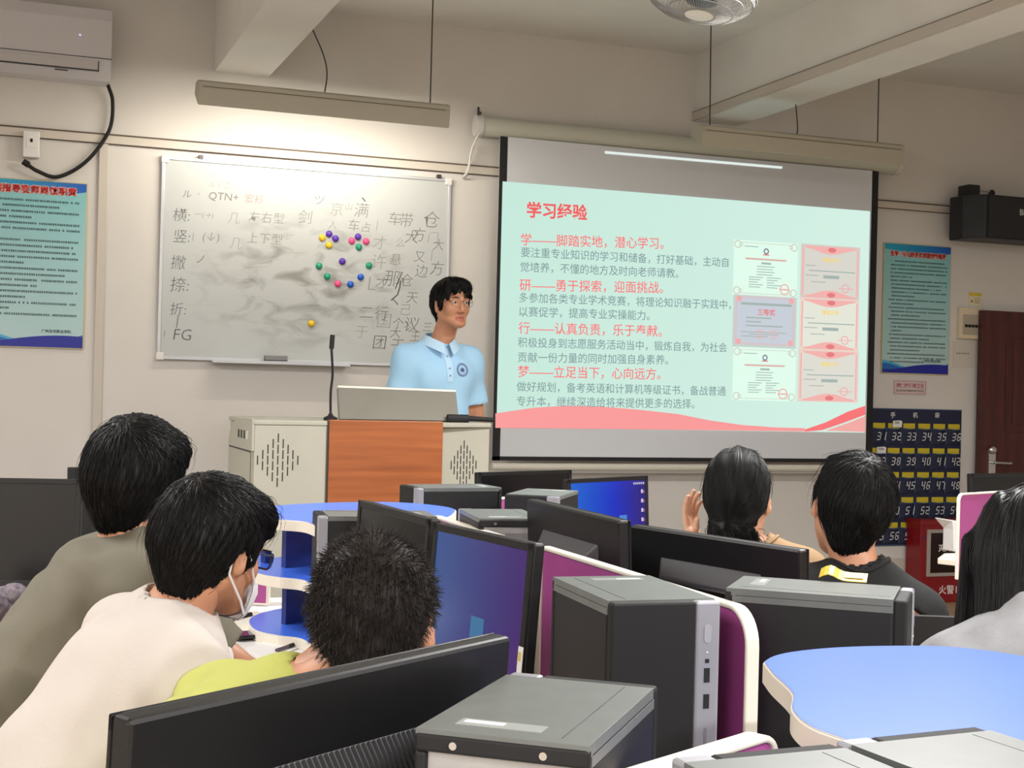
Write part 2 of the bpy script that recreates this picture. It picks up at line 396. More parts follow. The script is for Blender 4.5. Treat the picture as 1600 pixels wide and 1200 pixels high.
def sign(x, z, w, h, name, label, base, draw):
    t = thing(name, label, 'sign', (x, D, z)); b = B(); b.rng((0, -.006, 0), (w, 0, h), base); b.build('plate', t, bevel=.001)
    b = B(); draw(b, w, h); b.build('printing', t)
p0 = G(1395, 616, y=D); p1 = G(1447, 595, y=D)
def dsg(b, w, h):
    m = mat('sign_pink', (178, 96, 112), .5)
    for a, c in (((.006, .006), (w-.006, .009)), ((.006, h-.009), (w-.006, h-.006)), ((.006, .006), (.009, h-.006)), ((w-.009, .006), (w-.006, h-.006))):
        b.rng((a[0], -.0066, a[1]), (c[0], -.006, c[1]), m)
    write(b, '请保持环境卫生', (.022, -.0066, h*.46), (w-.02, -.0066, h*.46), m, weight=.03)
    scribble(b, .02, w-.02, h*.2, h*.14, -.0062, mat('sign_ink', (96, 60, 70), .6))
sign(p0[0], p0[2], p1[0]-p0[0], p1[2]-p0[2], 'hygiene_sign', 'small pink-lettered sign on the wall above the phone pocket chart', mat('sign_plate', (206, 190, 188), .4), dsg)
p0 = G(1513, 477, y=D); p1 = G(1533, 458, y=D)
def dsy(b, w, h):
    b.rng((0, -.0068, h*.74), (w, -.006, h), mat('sign_yellow', (214, 190, 62), .5))
    b.add([(w*.1, -.0068, h*.25), (w*.34, -.0068, h*.25), (w*.22, -.0068, h*.46)], [(0, 1, 2)], mat('sign_brown', (150, 96, 50), .5))
    for k in range(3): scribble(b, w*.45, w*.92, h*(.52-.17*k), h*.1, -.0062, mat('sign_grey_ink', (120, 116, 110), .6))
sign(p0[0], p0[2], p1[0]-p0[0], p1[2]-p0[2], 'warning_sign', 'tiny yellow-topped warning sticker above the breaker panel', mat('sign_cream', (222, 212, 178), .5), dsy)
p0 = G(1494, 529, y=D); p1 = G(1524, 482, y=D)
bk = thing('breaker_panel', 'cream electrical breaker panel half hidden behind the wooden door', 'breaker panel', (p0[0], D, p0[2]))
w, h = .20, p1[2]-p0[2]
b = B(); b.rng((0, -.035, 0), (w, 0, h), mat('breaker_cream', (218, 204, 176), .45)); b.build('box', bk, bevel=.004)
b = B(); b.rng((.03, -.038, .03), (w-.01, -.035, h-.05), mat('breaker_window', (176, 166, 150), .3)); b.build('cover_window', bk)
for k in range(4):
    b = B(); b.rng((.045+.03*k, -.046, .085), (.066+.03*k, -.038, .105), BLKM); b.build('breaker_switch', bk)
p0 = G(1488, 574, y=D); p1 = G(1524, 534, y=D)
b = B(); b.rng((p0[0], D-.004, p0[2]), (p1[0]+.03, D, p1[2]), mat('notice_card', (206, 200, 190), .7))
for k in range(6): b.rng((p0[0]+.03+.02*k, D-.0046, p0[2]+.1), (p0[0]+.042+.02*k, D-.004, p0[2]+.11), mat('sign_grey_ink', (120, 116, 110), .6))
tag(b.build('notice_card'), 'blank pale card on the wall below the breaker panel', 'notice')

# ------------------------------------------------------------------ whiteboard
WX0, WX1, WZ0, WZ1 = .918, 2.706, 1.572, 2.768
WBM = bpy.data.materials.new('whiteboard_enamel'); WBM.use_nodes = True; nt = WBM.node_tree; pb = nt.nodes['Principled BSDF']
tc = nt.nodes.new('ShaderNodeTexCoord')
def nd(t): return nt.nodes.new(t)
mp = nd('ShaderNodeMapping'); mp.inputs['Scale'].default_value = (1.6, 1, 3.4); nt.links.new(tc.outputs['Object'], mp.inputs[0])
n1 = nd('ShaderNodeTexNoise'); n1.inputs['Scale'].default_value = 3.2; n1.inputs['Detail'].default_value = 9; n1.inputs['Distortion'].default_value = .7; nt.links.new(mp.outputs[0], n1.inputs['Vector'])
r1 = nd('ShaderNodeValToRGB'); r1.color_ramp.elements[0].position = .47; r1.color_ramp.elements[1].position = .68; nt.links.new(n1.outputs['Fac'], r1.inputs[0])
mp2 = nd('ShaderNodeMapping'); mp2.inputs['Location'].default_value = (-.9, 0, -.53); mp2.inputs['Scale'].default_value = (1.25, 1, 2.0)
nt.links.new(tc.outputs['Object'], mp2.inputs[0])
vl = nd('ShaderNodeVectorMath'); vl.operation = 'LENGTH'
# the wiped area is an oval patch around the middle of the board
mp2.vector_type = 'POINT'; mp2.inputs['Location'].default_value = (-.86*1.25, 0, -.5*2.0)
nt.links.new(mp2.outputs[0], vl.inputs[0])
r2 = nd('ShaderNodeValToRGB'); r2.color_ramp.elements[0].position = .35; r2.color_ramp.elements[1].position = .98
r2.color_ramp.elements[0].color = (1, 1, 1, 1); r2.color_ramp.elements[1].color = (0.04, .04, .04, 1); nt.links.new(vl.outputs['Value'], r2.inputs[0])
mu = nd('ShaderNodeMath'); mu.operation = 'MULTIPLY'; nt.links.new(r1.outputs[0], mu.inputs[0]); nt.links.new(r2.outputs[0], mu.inputs[1])
ad = nd('ShaderNodeMath'); ad.operation = 'MULTIPLY_ADD'; ad.inputs[1].default_value = .62; nt.links.new(mu.outputs[0], ad.inputs[0])
m3 = nd('ShaderNodeMath'); m3.operation = 'MULTIPLY'; m3.inputs[1].default_value = .16; nt.links.new(r2.outputs[0], m3.inputs[0]); nt.links.new(m3.outputs[0], ad.inputs[2])
mc = nd('ShaderNodeMix'); mc.data_type = 'RGBA'; mc.inputs[6].default_value = rgba((190, 194, 194)); mc.inputs[7].default_value = rgba((118, 116, 110)); nt.links.new(ad.outputs[0], mc.inputs[0])
nt.links.new(mc.outputs[2], pb.inputs['Base Color']); pb.inputs['Roughness'].default_value = .45; pb.inputs['Specular IOR Level'].default_value = .25
wb = thing('whiteboard', 'large white dry-wipe board with smudged handwriting behind the person in the blue polo', 'whiteboard', (WX0, D, WZ0))
W, H = WX1-WX0, WZ1-WZ0
b = B(); b.rng((.012, -.024, .012), (W-.012, -.004, H-.012), WBM); b.build('writing_surface', wb)
ALU = mat('aluminium_frame', (196, 198, 202), .35, .5)
b = B(); b.rng((0, -.032, 0), (W, 0, .02), ALU); b.rng((0, -.032, H-.02), (W, 0, H), ALU); b.rng((0, -.032, .02), (.02, 0, H-.02), ALU); b.rng((W-.02, -.032, .02), (W, 0, H-.02), ALU)
b.build('frame', wb, bevel=.003)
b = B()
for x in (0, W):
    for z in (0, H): b.box((x+(.018 if x == 0 else -.018), -.017, z+(.018 if z == 0 else -.018)), (.045, .04, .045), WHITE)
b.build('corner_cap', wb, bevel=.006)
b = B(); tx0 = G(331, 565, y=D-.08)[0]-WX0; tx1 = G(546, 570, y=D-.08)[0]-WX0
b.rng((tx0, -.105, -.012), (tx1, -.02, 0.0), ALU); b.rng((tx0, -.108, -.012), (tx1, -.1, .008), ALU); b.build('pen_tray', wb, bevel=.002)
b = B()
for u in (313, 685): x = G(u, 245, y=D)[0]-WX0; b.rng((x-.012, -.035, H-.004), (x+.012, 0, H+.022), DGREY)
b.build('hanging_clip', wb)
INK = mat('marker_grey', (126, 126, 125), .7); INKD = mat('marker_dark', (92, 92, 95), .7); INKR = mat('marker_faded_red', (160, 124, 116), .7); INKF = mat('marker_faint', (152, 152, 150), .7)
def hand(b, txt, u, v, px, m=INK, wt=-.012, tilt=0):
    """handwriting: left edge and base at image row, letter height measured there"""
    p = G(240+u/3.2, 220+v/3.2, y=D-.024); L = px/3.2*8.2/FPX
    gv, gf = glyphs(txt, wt, .12)
    if not len(gv): return
    lo, hi = gv.min(0), gv.max(0); s = L/(hi[1]-lo[1]); ca, sa = math.cos(math.radians(tilt)), math.sin(math.radians(tilt))
    pts = []
    for q in gv:
        a, c = (q[0]-lo[0])*s, (q[1]-lo[1])*s
        pts.append((p[0]-WX0+a*ca-c*sa, -.0247, p[2]-WZ0+a*sa+c*ca))
    b.add(pts, gf, m)
for a in [('ル', 145, 282, 36, INKD), ('→', 215, 272, 14), ('QTN+', 275, 300, 46, INK, 0.), ('宏衫', 455, 308, 44, INKR), ('ル 1 乙', 275, 232, 28, INKF), ('横:', 95, 400, 66, INKD), ('一(→)', 205, 388, 34),
          ('几', 370, 412, 55, INKF), ('左右型', 475, 405, 55), ('竖:', 97, 505, 62, INKD), ('|', 193, 500, 42), ('(↓)', 245, 512, 58), ('几', 378, 540, 58, INKF), ('上下型', 465, 510, 55), ('儿', 640, 492, 34, INKF),
          ('撇', 85, 640, 70, INKD), ('ノ', 215, 610, 40, INKD), ('捺:', 82, 752, 72, INKD), ('折:', 82, 870, 62, INKD), ('|', 112, 935, 66, INKD), ('1', 50, 980, 30), ('FG', 98, 995, 55, INKD),
          ('剑', 725, 412, 70), ('ツ', 808, 318, 46), ('京', 880, 372, 70, INKF), ('山', 958, 345, 40, INKF), ('满', 1003, 380, 75), ('人', 872, 440, 45, INKF), ('车', 972, 450, 62), ('占', 1040, 455, 52), ('丨', 1112, 450, 55, INKF),
          ('车', 1172, 420, 70), ('带', 1230, 430, 75), ('仓', 1350, 430, 85), ('犬', 1255, 510, 70), ('方', 1290, 500, 72), ('门', 1370, 510, 60, INKF), ('么', 1212, 530, 50, INKF), ('大', 1395, 545, 60),
          ('才', 1095, 540, 70, INKF), ('许', 1090, 640, 80, INKF), ('悬', 1180, 618, 56), ('又', 1300, 605, 55), ('边', 1305, 680, 65), ('方', 1380, 670, 75), ('|', 1385, 600, 60, INKF), ('才', 1110, 735, 60), ('那', 1150, 725, 80), ('/', 1205, 740, 92, INKD), ('仓', 1235, 725, 65),
          ('L', 1070, 745, 70, INKF), ('天', 1262, 810, 56), ('二行', 1030, 890, 72), ('己', 1235, 870, 56, INKF), ('国', 1115, 935, 75, INKF), ('个', 1195, 940, 60), ('义', 1250, 935, 45), ('议', 1255, 955, 80), ('三', 1345, 950, 42),
          ('大', 1180, 985, 58), ('团', 1095, 1040, 70, INKD), ('于', 1185, 1058, 70), ('于', 1010, 985, 62, INKF), ('王', 1280, 1000, 50), ('丿', 1185, 800, 110, INKD), ('丶', 1195, 820, 30, INKD), ('、', 1040, 305, 24, INKD)]:
    b = B(); hand(b, *a)
    if b.v: b.build('handwritten_mark', wb)
MAGC = {'y': (232, 190, 30), 'p': (92, 50, 172), 'k': (236, 80, 140), 'g': (30, 150, 116), 'b': (34, 92, 196)}
CN = {'y': 'yellow', 'p': 'purple', 'k': 'pink', 'g': 'green', 'b': 'blue'}
mags = [('y', 843, 485, 'yellow round magnet, outermost of the four in the first eye of the smiley'), ('y', 877, 522, 'yellow round magnet at the bottom of the first eye of the smiley'),
        ('y', 788, 914, 'yellow round magnet alone near the bottom of the whiteboard'), ('p', 877, 466, 'purple round magnet at the top of the eye that has two yellow magnets'),
        ('p', 909, 489, 'purple round magnet on the inner side of the eye with yellow magnets'), ('p', 1022, 480, 'purple round magnet between two pink magnets'),
        ('p', 943, 603, 'purple round magnet as the nose of the magnet smiley'), ('k', 990, 500, 'pink round magnet on the inner side of the second smiley eye'),
        ('k', 1062, 503, 'pink round magnet on the outer side of the second smiley eye'), ('k', 921, 715, 'pink round magnet in the smile curve beside a blue one'),
        ('g', 1026, 532, 'green round magnet under the purple and pink eye of the smiley'), ('g', 827, 626, 'green round magnet ending the smile below the yellow-purple eye'),
        ('g', 868, 678, 'green round magnet in the smile next to the pink magnet'), ('g', 1077, 624, 'green round magnet ending the smile below the pink-purple eye'),
        ('b', 1035, 681, 'blue round magnet in the smile next to the green end magnet'), ('b', 984, 718, 'blue round magnet in the smile next to the pink magnet')]
mg = None
for c, u, v, lab in mags:
    p = G(240+u/3.2, 220+v/3.2, y=D-.025); m = mat('magnet_'+CN[c], MAGC[c], .3)
    b = B(); b.lathe([(.021, 0), (.021, .004), (.015, .010), (.017, .013), (.012, .018), (.001, .0185)], (0, 0, 0), m, 16, rot('x', 90))
    tag(b.build('magnet', at=p, smooth=True), lab, 'magnet', 'round magnets on the whiteboard')
p = G(431, 561, y=D-.07); er = thing('eraser', 'grey board eraser standing on the whiteboard pen tray', 'eraser', (p[0], D-.07, WZ0+.0))
b = B(); b.rng((-.068, -.022, .012), (.068, .022, .042), mat('eraser_grey', (132, 132, 132), .6)); b.build('handle', er, bevel=.004)
b = B(); b.rng((-.068, -.022, 0), (.068, .022, .0118), mat('eraser_felt', (80, 80, 82), .95)); b.build('felt', er)

# ------------------------------------------------------------------ board lamps
def board_lamp(x0, x1, y, z, label, on, wires, group):
    L = x1-x0; t = thing('board_lamp', label, 'lamp', ((x0+x1)/2, y, z), 0, group)
    prof = [(-.055, .135), (-.085, .12), (-.085, .085), (-.07, .0), (-.062, .0), (-.076, .085), (-.076, .112), (-.05, .126), (.03, .126), (.07, .075), (.075, .08), (.035, .135)]
    b = B(); n = len(prof)
    vs = [V(x, yy, zz) for x in (-L/2, L/2) for yy, zz in prof]
    fs = [(k, (k+1) % n, n+(k+1) % n, n+k) for k in range(n)]
    b.add(vs, fs, LAMPG)
    for x in (-L/2, L/2): b.prism([(-.084, .088), (-.07, .002), (.03, .06), (.068, .08), (.033, .134), (-.055, .134), (-.084, .119)], x-.004, x+.004, LAMPG, T=lambda q: V(q[2], q[0], q[1]))
    b.build('housing', t)
    b = B(); b.rng((-L/2+.02, -.0865, .094), (L/2-.02, -.0848, .098), TRIMDARK); b.build('seam', t)
    b = B(); b.cyl((-L/2+.03, -.02, .07), (L/2-.03, -.02, .07), .013, mat('tube_lit', (255, 246, 226), .3, emit=14) if on else mat('tube_off', (220, 220, 216), .3), 12); b.build('tube', t, smooth=True)
    if on:
        ld = bpy.data.lights.new('tube_light', 'AREA'); ld.shape = 'RECTANGLE'; ld.size = L-.1; ld.size_y = .05; ld.energy = on; ld.color = (1, .93, .80)
        lo = bpy.data.objects.new('tube_light', ld); C.objects.link(lo); lo.parent = t; lo.location = (0, .0, .07); lo.rotation_euler = (math.radians(92), 0, 0)
    for pts in wires:
        b = B(); b.tube([q-V((x0+x1)/2, y, z) for q in pts], .004, DGREY, 6); b.build('hanging_wire', t)
    return t
lx0, lx1 = G(308, 140, y=7.6)[0], G(695, 190, y=7.6)[0]
board_lamp(lx0, lx1, 7.6, 2.925, 'grey strip lamp switched on above the whiteboard', BOARD_E,
           [spline([G(488, 45, y=7.6), G(505, 85, y=7.6), G(511, 115, y=7.6), G(507, 147, y=7.6)]), [V(G(676, 18, y=7.6)[0], 7.6, CZ), G(672, 168, y=7.6)]], 'strip lamps hung before the front wall')
rx0, rx1 = G(1088, 215, y=7.6)[0], G(1400, 245, y=7.6)[0]
board_lamp(rx0, rx1, 7.6, 2.962, 'grey strip lamp switched off, hanging before the projection screen', 0,
           [[V(G(1110, 75, y=7.6)[0], 7.6, CZ), G(1109, 195, y=7.6)], [V(G(1373, 130, y=7.6)[0], 7.6, CZ), G(1371, 225, y=7.6)], spline([G(1235, 170, y=7.6)+V(0, 0, .3), G(1246, 195, y=7.6), G(1243, 212, y=7.6)])], 'strip lamps hung before the front wall')

# ------------------------------------------------------------------ projection screen
SY = 8.25
ps = thing('projection_screen', 'pull-down projection screen showing a slide in red and grey text', 'screen', (2.983, SY, .93))
SW, ST, SB = 5.822-2.983, 3.045-.93, .995-.93
def sl(p): return V(p[0]-2.983, p[1]-SY, p[2]-.93)
FAB = mat('screen_fabric', (212, 216, 222), .8); SBL = mat('screen_black_border', (20, 21, 23), .7)
b = B(); b.rng((0, 0, SB), (SW, .004, ST), FAB); b.build('fabric', ps)
b = B(); b.rng((0, -.0015, SB), (.052, 0, ST), SBL); b.rng((SW-.052, -.0015, SB), (SW, 0, ST), SBL); b.rng((0, -.0015, SB), (SW, 0, SB+.026), SBL); b.build('border', ps)
b = B(); b.cyl((-.0, 0, .025), (SW+.075, 0, .025), .024, mat('bar_cream', (206, 202, 190), .45)); b.build('bottom_bar', ps, smooth=True)
CASG = mat('screen_case', (196, 198, 186), .4)
b = B(); b.cyl((-.135, .045, ST+.06), (SW+.17, .045, ST+.06), .062, CASG, 20); b.build('roller_case', ps, smooth=True)
b = B()
for x in (-.135, SW+.17): b.cyl((x-.02, .045, ST+.06), (x+.02, .045, ST+.06), .068, GREYW, 20)
b.build('end_cap', ps, smooth=True)
b = B()
for x in (-.12, SW+.10): b.tube([(x, .045, ST+.12), (x-.005, .06, ST+.15), (x+.02, .1, ST+.155), (x+.02, .145, ST+.15), (x+.02, .145, ST+.2)], .007, DGREY)
b.build('hook', ps)
b = B(); b.tube(spline([V(-.135, .0, ST+.02), V(-.18, .03, ST-.1), V(-.185, .06, ST-.22), V(-.2, .13, ST-.26), V(-.17, .12, ST-.2), V(-.155, .05, ST-.05)]), .006, GREYW, 6); b.build('pull_cord', ps, smooth=True)
b = B(); q0, q1 = sl(G(945, 238, y=SY)), sl(G(1222, 262, y=SY)); b.add([(q0[0], -.003, q0[2]-.008), (q1[0], -.003, q1[2]-.008), (q1[0], -.003, q1[2]+.008), (q0[0], -.003, q0[2]+.008)], [(0, 1, 2, 3)], mat('projector_spill', (226, 236, 232), .5, emit=1)); b.build('spill_streak', ps)  # glowing strip drawn in for a streak of spilled projector light
# the projected picture
IX0, IX1, IZ0, IZ1 = 3.006, 5.757, 1.206, 2.76
MINT = gradient_mat('slide_mint', (198, 234, 220), (214, 243, 231), 'X', .0, 2.75, emit=.97)
b = B(); b.add([sl((IX0, SY-.003, IZ0)), sl((IX1, SY-.003, IZ0)), sl((IX1, SY-.003, IZ1)), sl((IX0, SY-.003, IZ1))], [(0, 1, 2, 3)], MINT); sld = b.build('projected_slide', ps)
SRED = mat('slide_red', (246, 112, 116), .5, emit=1); SREDT = mat('slide_title_red', (238, 84, 88), .5, emit=1); SGRY = mat('slide_grey', (124, 150, 152), .5, emit=1)
SWAVE = mat('slide_wave', (246, 150, 150), .5, emit=1); SWAVE2 = mat('slide_wave_light', (240, 166, 162), .5, emit=1)
def spix(u, v, off): return sl(G(u, v, y=SY-off))
b = B(); up = [(774, 646), (800, 642), (835, 637), (885, 634), (935, 635), (997, 640), (1060, 647), (1110, 657), (1160, 664), (1215, 668), (1258, 669)]
lowp = [(1258, 674), (1100, 672), (935, 670), (774, 668.5)]
b.add([spix(u, v, .005) for u, v in up+lowp], [tuple(range(len(up)+len(lowp)))[::-1]], SWAVE)
b.add([spix(u, v, .005) for u, v in [(1258, 671), (1290, 660), (1325, 643), (1352, 634), (1352, 648), (1320, 660), (1285, 672), (1258, 674.5)]], [tuple(range(8))[::-1]], SRED)
b.add([spix(u, v, .005) for u, v in [(1290, 673), (1325, 661), (1352, 650), (1352, 675)]], [tuple(range(4))[::-1]], SWAVE2)
b.build('slide_wave', sld and ps)
for txt, a, c, m, wt in [('学习经验', (823, 340), (918, 345), SREDT, .028), ('学——脚踏实地，潜心学习。', (814, 384), (1037, 390), SRED, .006),
                         ('要注重专业知识的学习和储备，打好基础，主动自', (814, 402), (1138, 418), SGRY, .004), ('觉培养，不懂的地方及时向老师请教。', (813, 425), (1060, 435), SGRY, .004),
                         ('研——勇于探索，迎面挑战。', (812, 455), (1036, 459), SRED, .006), ('多参加各类专业学术竞赛，将理论知识融于实践中，', (811, 473), (1142, 484), SGRY, .004),
                         ('以赛促学，提高专业实操能力。', (811, 495), (1015, 501), SGRY, .004), ('行——认真负责，乐于奉献。', (810, 522), (1034, 527), SRED, .006),
                         ('积极投身到志愿服务活动当中，锻炼自我，为社会', (809, 543), (1136, 551), SGRY, .004), ('贡献一份力量的同时加强自身素养。', (809, 566), (1044, 570), SGRY, .004),
                         ('梦——立足当下，心向远方。', (809, 590), (1032, 594), SRED, .006), ('做好规划，备考英语和计算机等级证书，备战普通', (807, 612), (1134, 619), SGRY, .004),
                         ('专升本，继续深造给将来提供更多的选择。', (807, 635), (1085, 639), SGRY, .004)]:
    b = B(); write(b, txt, spix(*a, .0062), spix(*c, .0062), m, weight=wt); b.build('slide_title' if m is SREDT else 'slide_text_line', ps)
def cert(kind, tl, br, layer):
    q0 = spix(tl[0], br[1], .0045); q1 = spix(br[0], tl[1], .0045); w, h = q1[0]-q0[0], q1[2]-q0[2]; b = B(); y0 = q0[1]
    def q(x0, z0, x1, z1, m, k=1): y = y0-.0006*k; b.add([(q0[0]+w*x0, y, q0[2]+h*z0), (q0[0]+w*x1, y, q0[2]+h*z0), (q0[0]+w*x1, y, q0[2]+h*z1), (q0[0]+w*x0, y, q0[2]+h*z1)], [(0, 1, 2, 3)], m)
    def disc(x, z, r, m, r2=0, k=3, n=20, squash=1):
        y = y0-.0006*k; P = [(q0[0]+w*x+r*math.cos(a*2*math.pi/n)*w, y, q0[2]+h*z+r*squash*math.sin(a*2*math.pi/n)*w) for a in range(n)]
        if r2: P += [(q0[0]+w*x+r2*math.cos(a*2*math.pi/n)*w, y, q0[2]+h*z+r2*squash*math.sin(a*2*math.pi/n)*w) for a in range(n)]; b.add(P, [(a, (a+1) % n, n+(a+1) % n, n+a) for a in range(n)], m)
        else: b.add(P, [tuple(range(n))], m)
    e = lambda n_, c: mat(n_, c, .5, emit=1)
    gr, rd, st, gd = e('cert_grey_text', (160, 178, 172)), e('cert_red_text', (226, 120, 124)), e('cert_stamp', (238, 168, 168)), e('cert_gold', (242, 212, 120))
    if kind == 'green':
        q(0, 0, 1, 1, e('cert_pale_green', (222, 250, 234)), 0); orn = e('cert_ornament', (206, 206, 190))
        for x, z in ((.06, .92), (.94, .92), (.06, .08), (.94, .08)): disc(x, z, .055, orn, .04, 1); disc(x+(.05 if x < .5 else -.05), z, .03, orn, .02, 1)
        q(.12, .955, .88, .965, orn); q(.12, .035, .88, .045, orn)
        disc(.5, .82, .042, e('cert_emblem', (120, 120, 140)), .024); q(.45, .745, .55, .765, rd); q(.16, .885, .38, .9, gr)
        q(.18, .655, .82, .685, e('cert_line_red', (216, 170, 160))); q(.43, .58, .58, .615, gr)
        for k in range(4): q(.36, .53-.05*k, .64-.03*(k % 2), .545-.05*k, gr)
        for k in range(5): q(.24, .33-.045*k, .46-.04*(k % 3), .345-.045*k, gr); q(.52, .33-.045*k, .74-.05*(k % 3), .345-.045*k, gr)
        disc(.8, .14, .075, st, .06); q(.72, .125, .88, .15, st)
    elif kind == 'award':
        q(0, 0, 1, 1, e('cert_grey_frame', (196, 206, 202)), 0); q(.035, .05, .965, .95, e('cert_rose', (214, 190, 196))); q(.06, .075, .94, .925, e('cert_lilac', (196, 204, 214)), 2)
        for x, z in ((.09, .9), (.91, .9), (.09, .1), (.91, .1)): disc(x, z, .04, st)
        def wr(t, x0, x1, z, m, wt=.02): write(b, t, (q0[0]+w*x0, y0-.0024, q0[2]+h*z), (q0[0]+w*x1, y0-.0024, q0[2]+h*z), m, weight=wt)
        q(.12, .79, .92, .835, gr, 3); wr('三等奖', .38, .66, .60, rd)
        for k, x in enumerate((.6, .44, .78)): q(.2, .54-.075*k, x, .565-.075*k, gr, 3)
        for k, (x0, x1) in enumerate(((.13, .84), (.26, .72), (.13, .55))): q(x0, .275-.04*k, x1, .29-.04*k, gr, 3)
        disc(.42, .25, .06, st, .048, 4); disc(.64, .25, .06, st, .048, 4)
    else:
        q(0, 0, 1, 1, e('cert_taupe_'+layer, {'a': (214, 200, 192), 'b': (232, 212, 200), 'c': (230, 206, 196)}[layer]), 0); q(.05, .06, .95, .93, e('cert_beige_'+layer, {'a': (214, 212, 204), 'b': (226, 228, 214), 'c': (220, 218, 208)}[layer])); pk = e('cert_pink', (240, 176, 172))
        for z, s in ((.93, -1), (.06, 1)):
            n = 16; P = [(q0[0]+w*(.1+.8*i/n), y0-.0012, q0[2]+h*(z+s*.10*math.sin(math.pi*i/n)**1.5)) for i in range(n+1)]; P += [(q0[0]+w*.95, y0-.0012, q0[2]+h*(z-s*.04)), (q0[0]+w*.05, y0-.0012, q0[2]+h*(z-s*.04))]
            b.add(P, [tuple(range(len(P)))], pk)
        disc(.52, .915, .07, rd, 0, 3, 20, .5); disc(.52, .075, .07, rd, 0, 3, 20, .5); q(.03, .06, .055, .93, pk, 2); q(.945, .06, .97, .93, pk, 2)
        write(b, '荣誉证书', (q0[0]+w*.37, y0-.0024, q0[2]+h*.68), (q0[0]+w*.65, y0-.0024, q0[2]+h*.68), gd, weight=.03)
        q(.08, .60, .25, .615, gr, 3); q(.14, .505, .92, .525, gr, 3); q(.08, .42, .3, .435, gr, 3); q(.38, .38, .65, .44, gr, 3); q(.18, .30, .42, .315, gr, 3); disc(.76, .21, .065, st, .05, 4); q(.64, .2, .9, .215, st, 4)
    b.build('certificate_picture', ps)
cert('green', (1145, 381), (1247, 460), 'a'); cert('honour', (1250, 387), (1344, 465), 'a'); cert('award', (1144, 463), (1245, 541), 'a')
cert('honour', (1248, 469), (1343, 546), 'b'); cert('green', (1144, 546), (1244, 625), 'a'); cert('honour', (1246, 549), (1342, 627), 'c')

# ------------------------------------------------------------------ loudspeaker
lp = G(1508, 300, y=D-.28)
s = thing('loudspeaker', 'black loudspeaker bracketed high on the wall above the door', 'loudspeaker', (lp[0]+.25, D-.2, lp[2]-.33))
b = B(); SPK = mat('speaker_black', (26, 28, 33), .5, var=.1, vscale=60)
poly = [(-.25, -.06), (-.16, -.19), (.55, -.19), (.55, .09), (-.25, .09)]
b.prism(poly, 0, .31, SPK); b.build('cabinet', s, bevel=.008)
b = B(); b.rng((-.13, -.198, .012), (.54, -.19, .298), dots_mat('speaker_mesh', (14, 15, 18), (30, 32, 38), 160)); b.build('grille', s, bevel=.004)
b = B(); b.rng((-.17, -.02, .31), (-.07, .1, .40), SPK); b.rng((-.02, .06, .2), (.05, .2, .30), SPK); b.build('bracket', s, bevel=.004)
b = B(); b.cyl((-.07, 0, .365), (.03, -.01, .36), .008, STEEL); b.ball((.04, -.01, .352), .025, SPK); b.rng((.03, -.02, .305), (.05, 0, .35), SPK); b.build('adjuster', s)
b = B(); write(b, 'BIK', (.135, -.1985, .178), (.225, -.1985, .178), mat('badge_silver', (190, 192, 194), .4), weight=.03); b.build('badge', s)

# ------------------------------------------------------------------ phone pocket chart
PKN = mat('pocket_navy', (28, 34, 62), .75, bump=.1, bscale=150); PKE = mat('pocket_piping', (70, 92, 124), .7); PKY = mat('pocket_yellow', (206, 186, 44), .6); PKW = mat('pocket_numeral', (206, 208, 210), .6)
cx = [G(u, 690, y=D-.02)[0] for u in (1374, 1397.5, 1421, 1444.5, 1468, 1491)]; px_ = cx[1]-cx[0]
ch_x0 = cx[0]-px_*.52; ch_x1 = cx[5]+px_*.53; z_top = G(1440, 639, y=D)[2]; rowsz = [G(1440, v, y=D-.02)[2] for v in (682, 720.5, 758, 797, 836)]; ph_ = rowsz[0]-rowsz[1]
pc = thing('phone_pocket_chart', 'navy hanging chart of numbered phone pockets beside the door', 'pocket chart', (ch_x0, D-.002, rowsz[4]-ph_*.42))
zb = rowsz[4]-ph_*.42
b = B(); b.rng((0, -.008, 0), (ch_x1-ch_x0, 0, z_top-zb), PKN)
for z in (0, z_top-zb-.006): b.rng((0, -.010, z), (ch_x1-ch_x0, -.008, z+.006), PKE)
b.build('backing', pc)
b = B()
for t, u in (('手', 1395), ('机', 1430), ('袋', 1464)):
    p = G(u, 653, y=D-.012); write(b, t, (p[0]-ch_x0-.02, -.0105, p[2]-zb), (p[0]-ch_x0+.022, -.0105, p[2]-zb), PKW, weight=.02)
b.build('heading', pc)
n = 31
for r in range(5):
    for k in range(6):
        x = cx[k]-ch_x0; z = rowsz[r]-zb; w = px_*.94; hh = ph_*.62
        b = B(); z0 = z-ph_*.30; z1 = z0+hh; nn = 6
        prof = [(x-w/2+w*i/nn, -.012-.022*math.sin(math.pi*i/nn)**.6) for i in range(nn+1)]
        vs = [V(a, c*.6, z0) for a, c in prof]+[V(a, c, z1-.006*math.sin(math.pi*i/nn)) for i, (a, c) in enumerate(prof)]
        b.add(vs, [(i, i+1, nn+2+i, nn+1+i) for i in range(nn)]+[tuple(range(nn+1))], PKN)
        b.tube([V(a, c, z1-.006*math.sin(math.pi*i/nn)) for i, (a, c) in enumerate(prof)], .0035, PKE, 5)
        b.tube([V(x+w/2, -.012, z0), V(x+w/2, -.014, z1)], .003, PKE, 5)
        po = b.build('pocket', pc)
        b = B(); digits(b, str(n), x-.036, z-.03, .058, -.0375, PKW); b.build('numeral', po)
        b = B(); b.rng((x-w*.42, -.0115, z1-.004), (x+w*.42, -.008, z1+ph_*.2), PKY); b.build('yellow_flap', po)
        n += 1
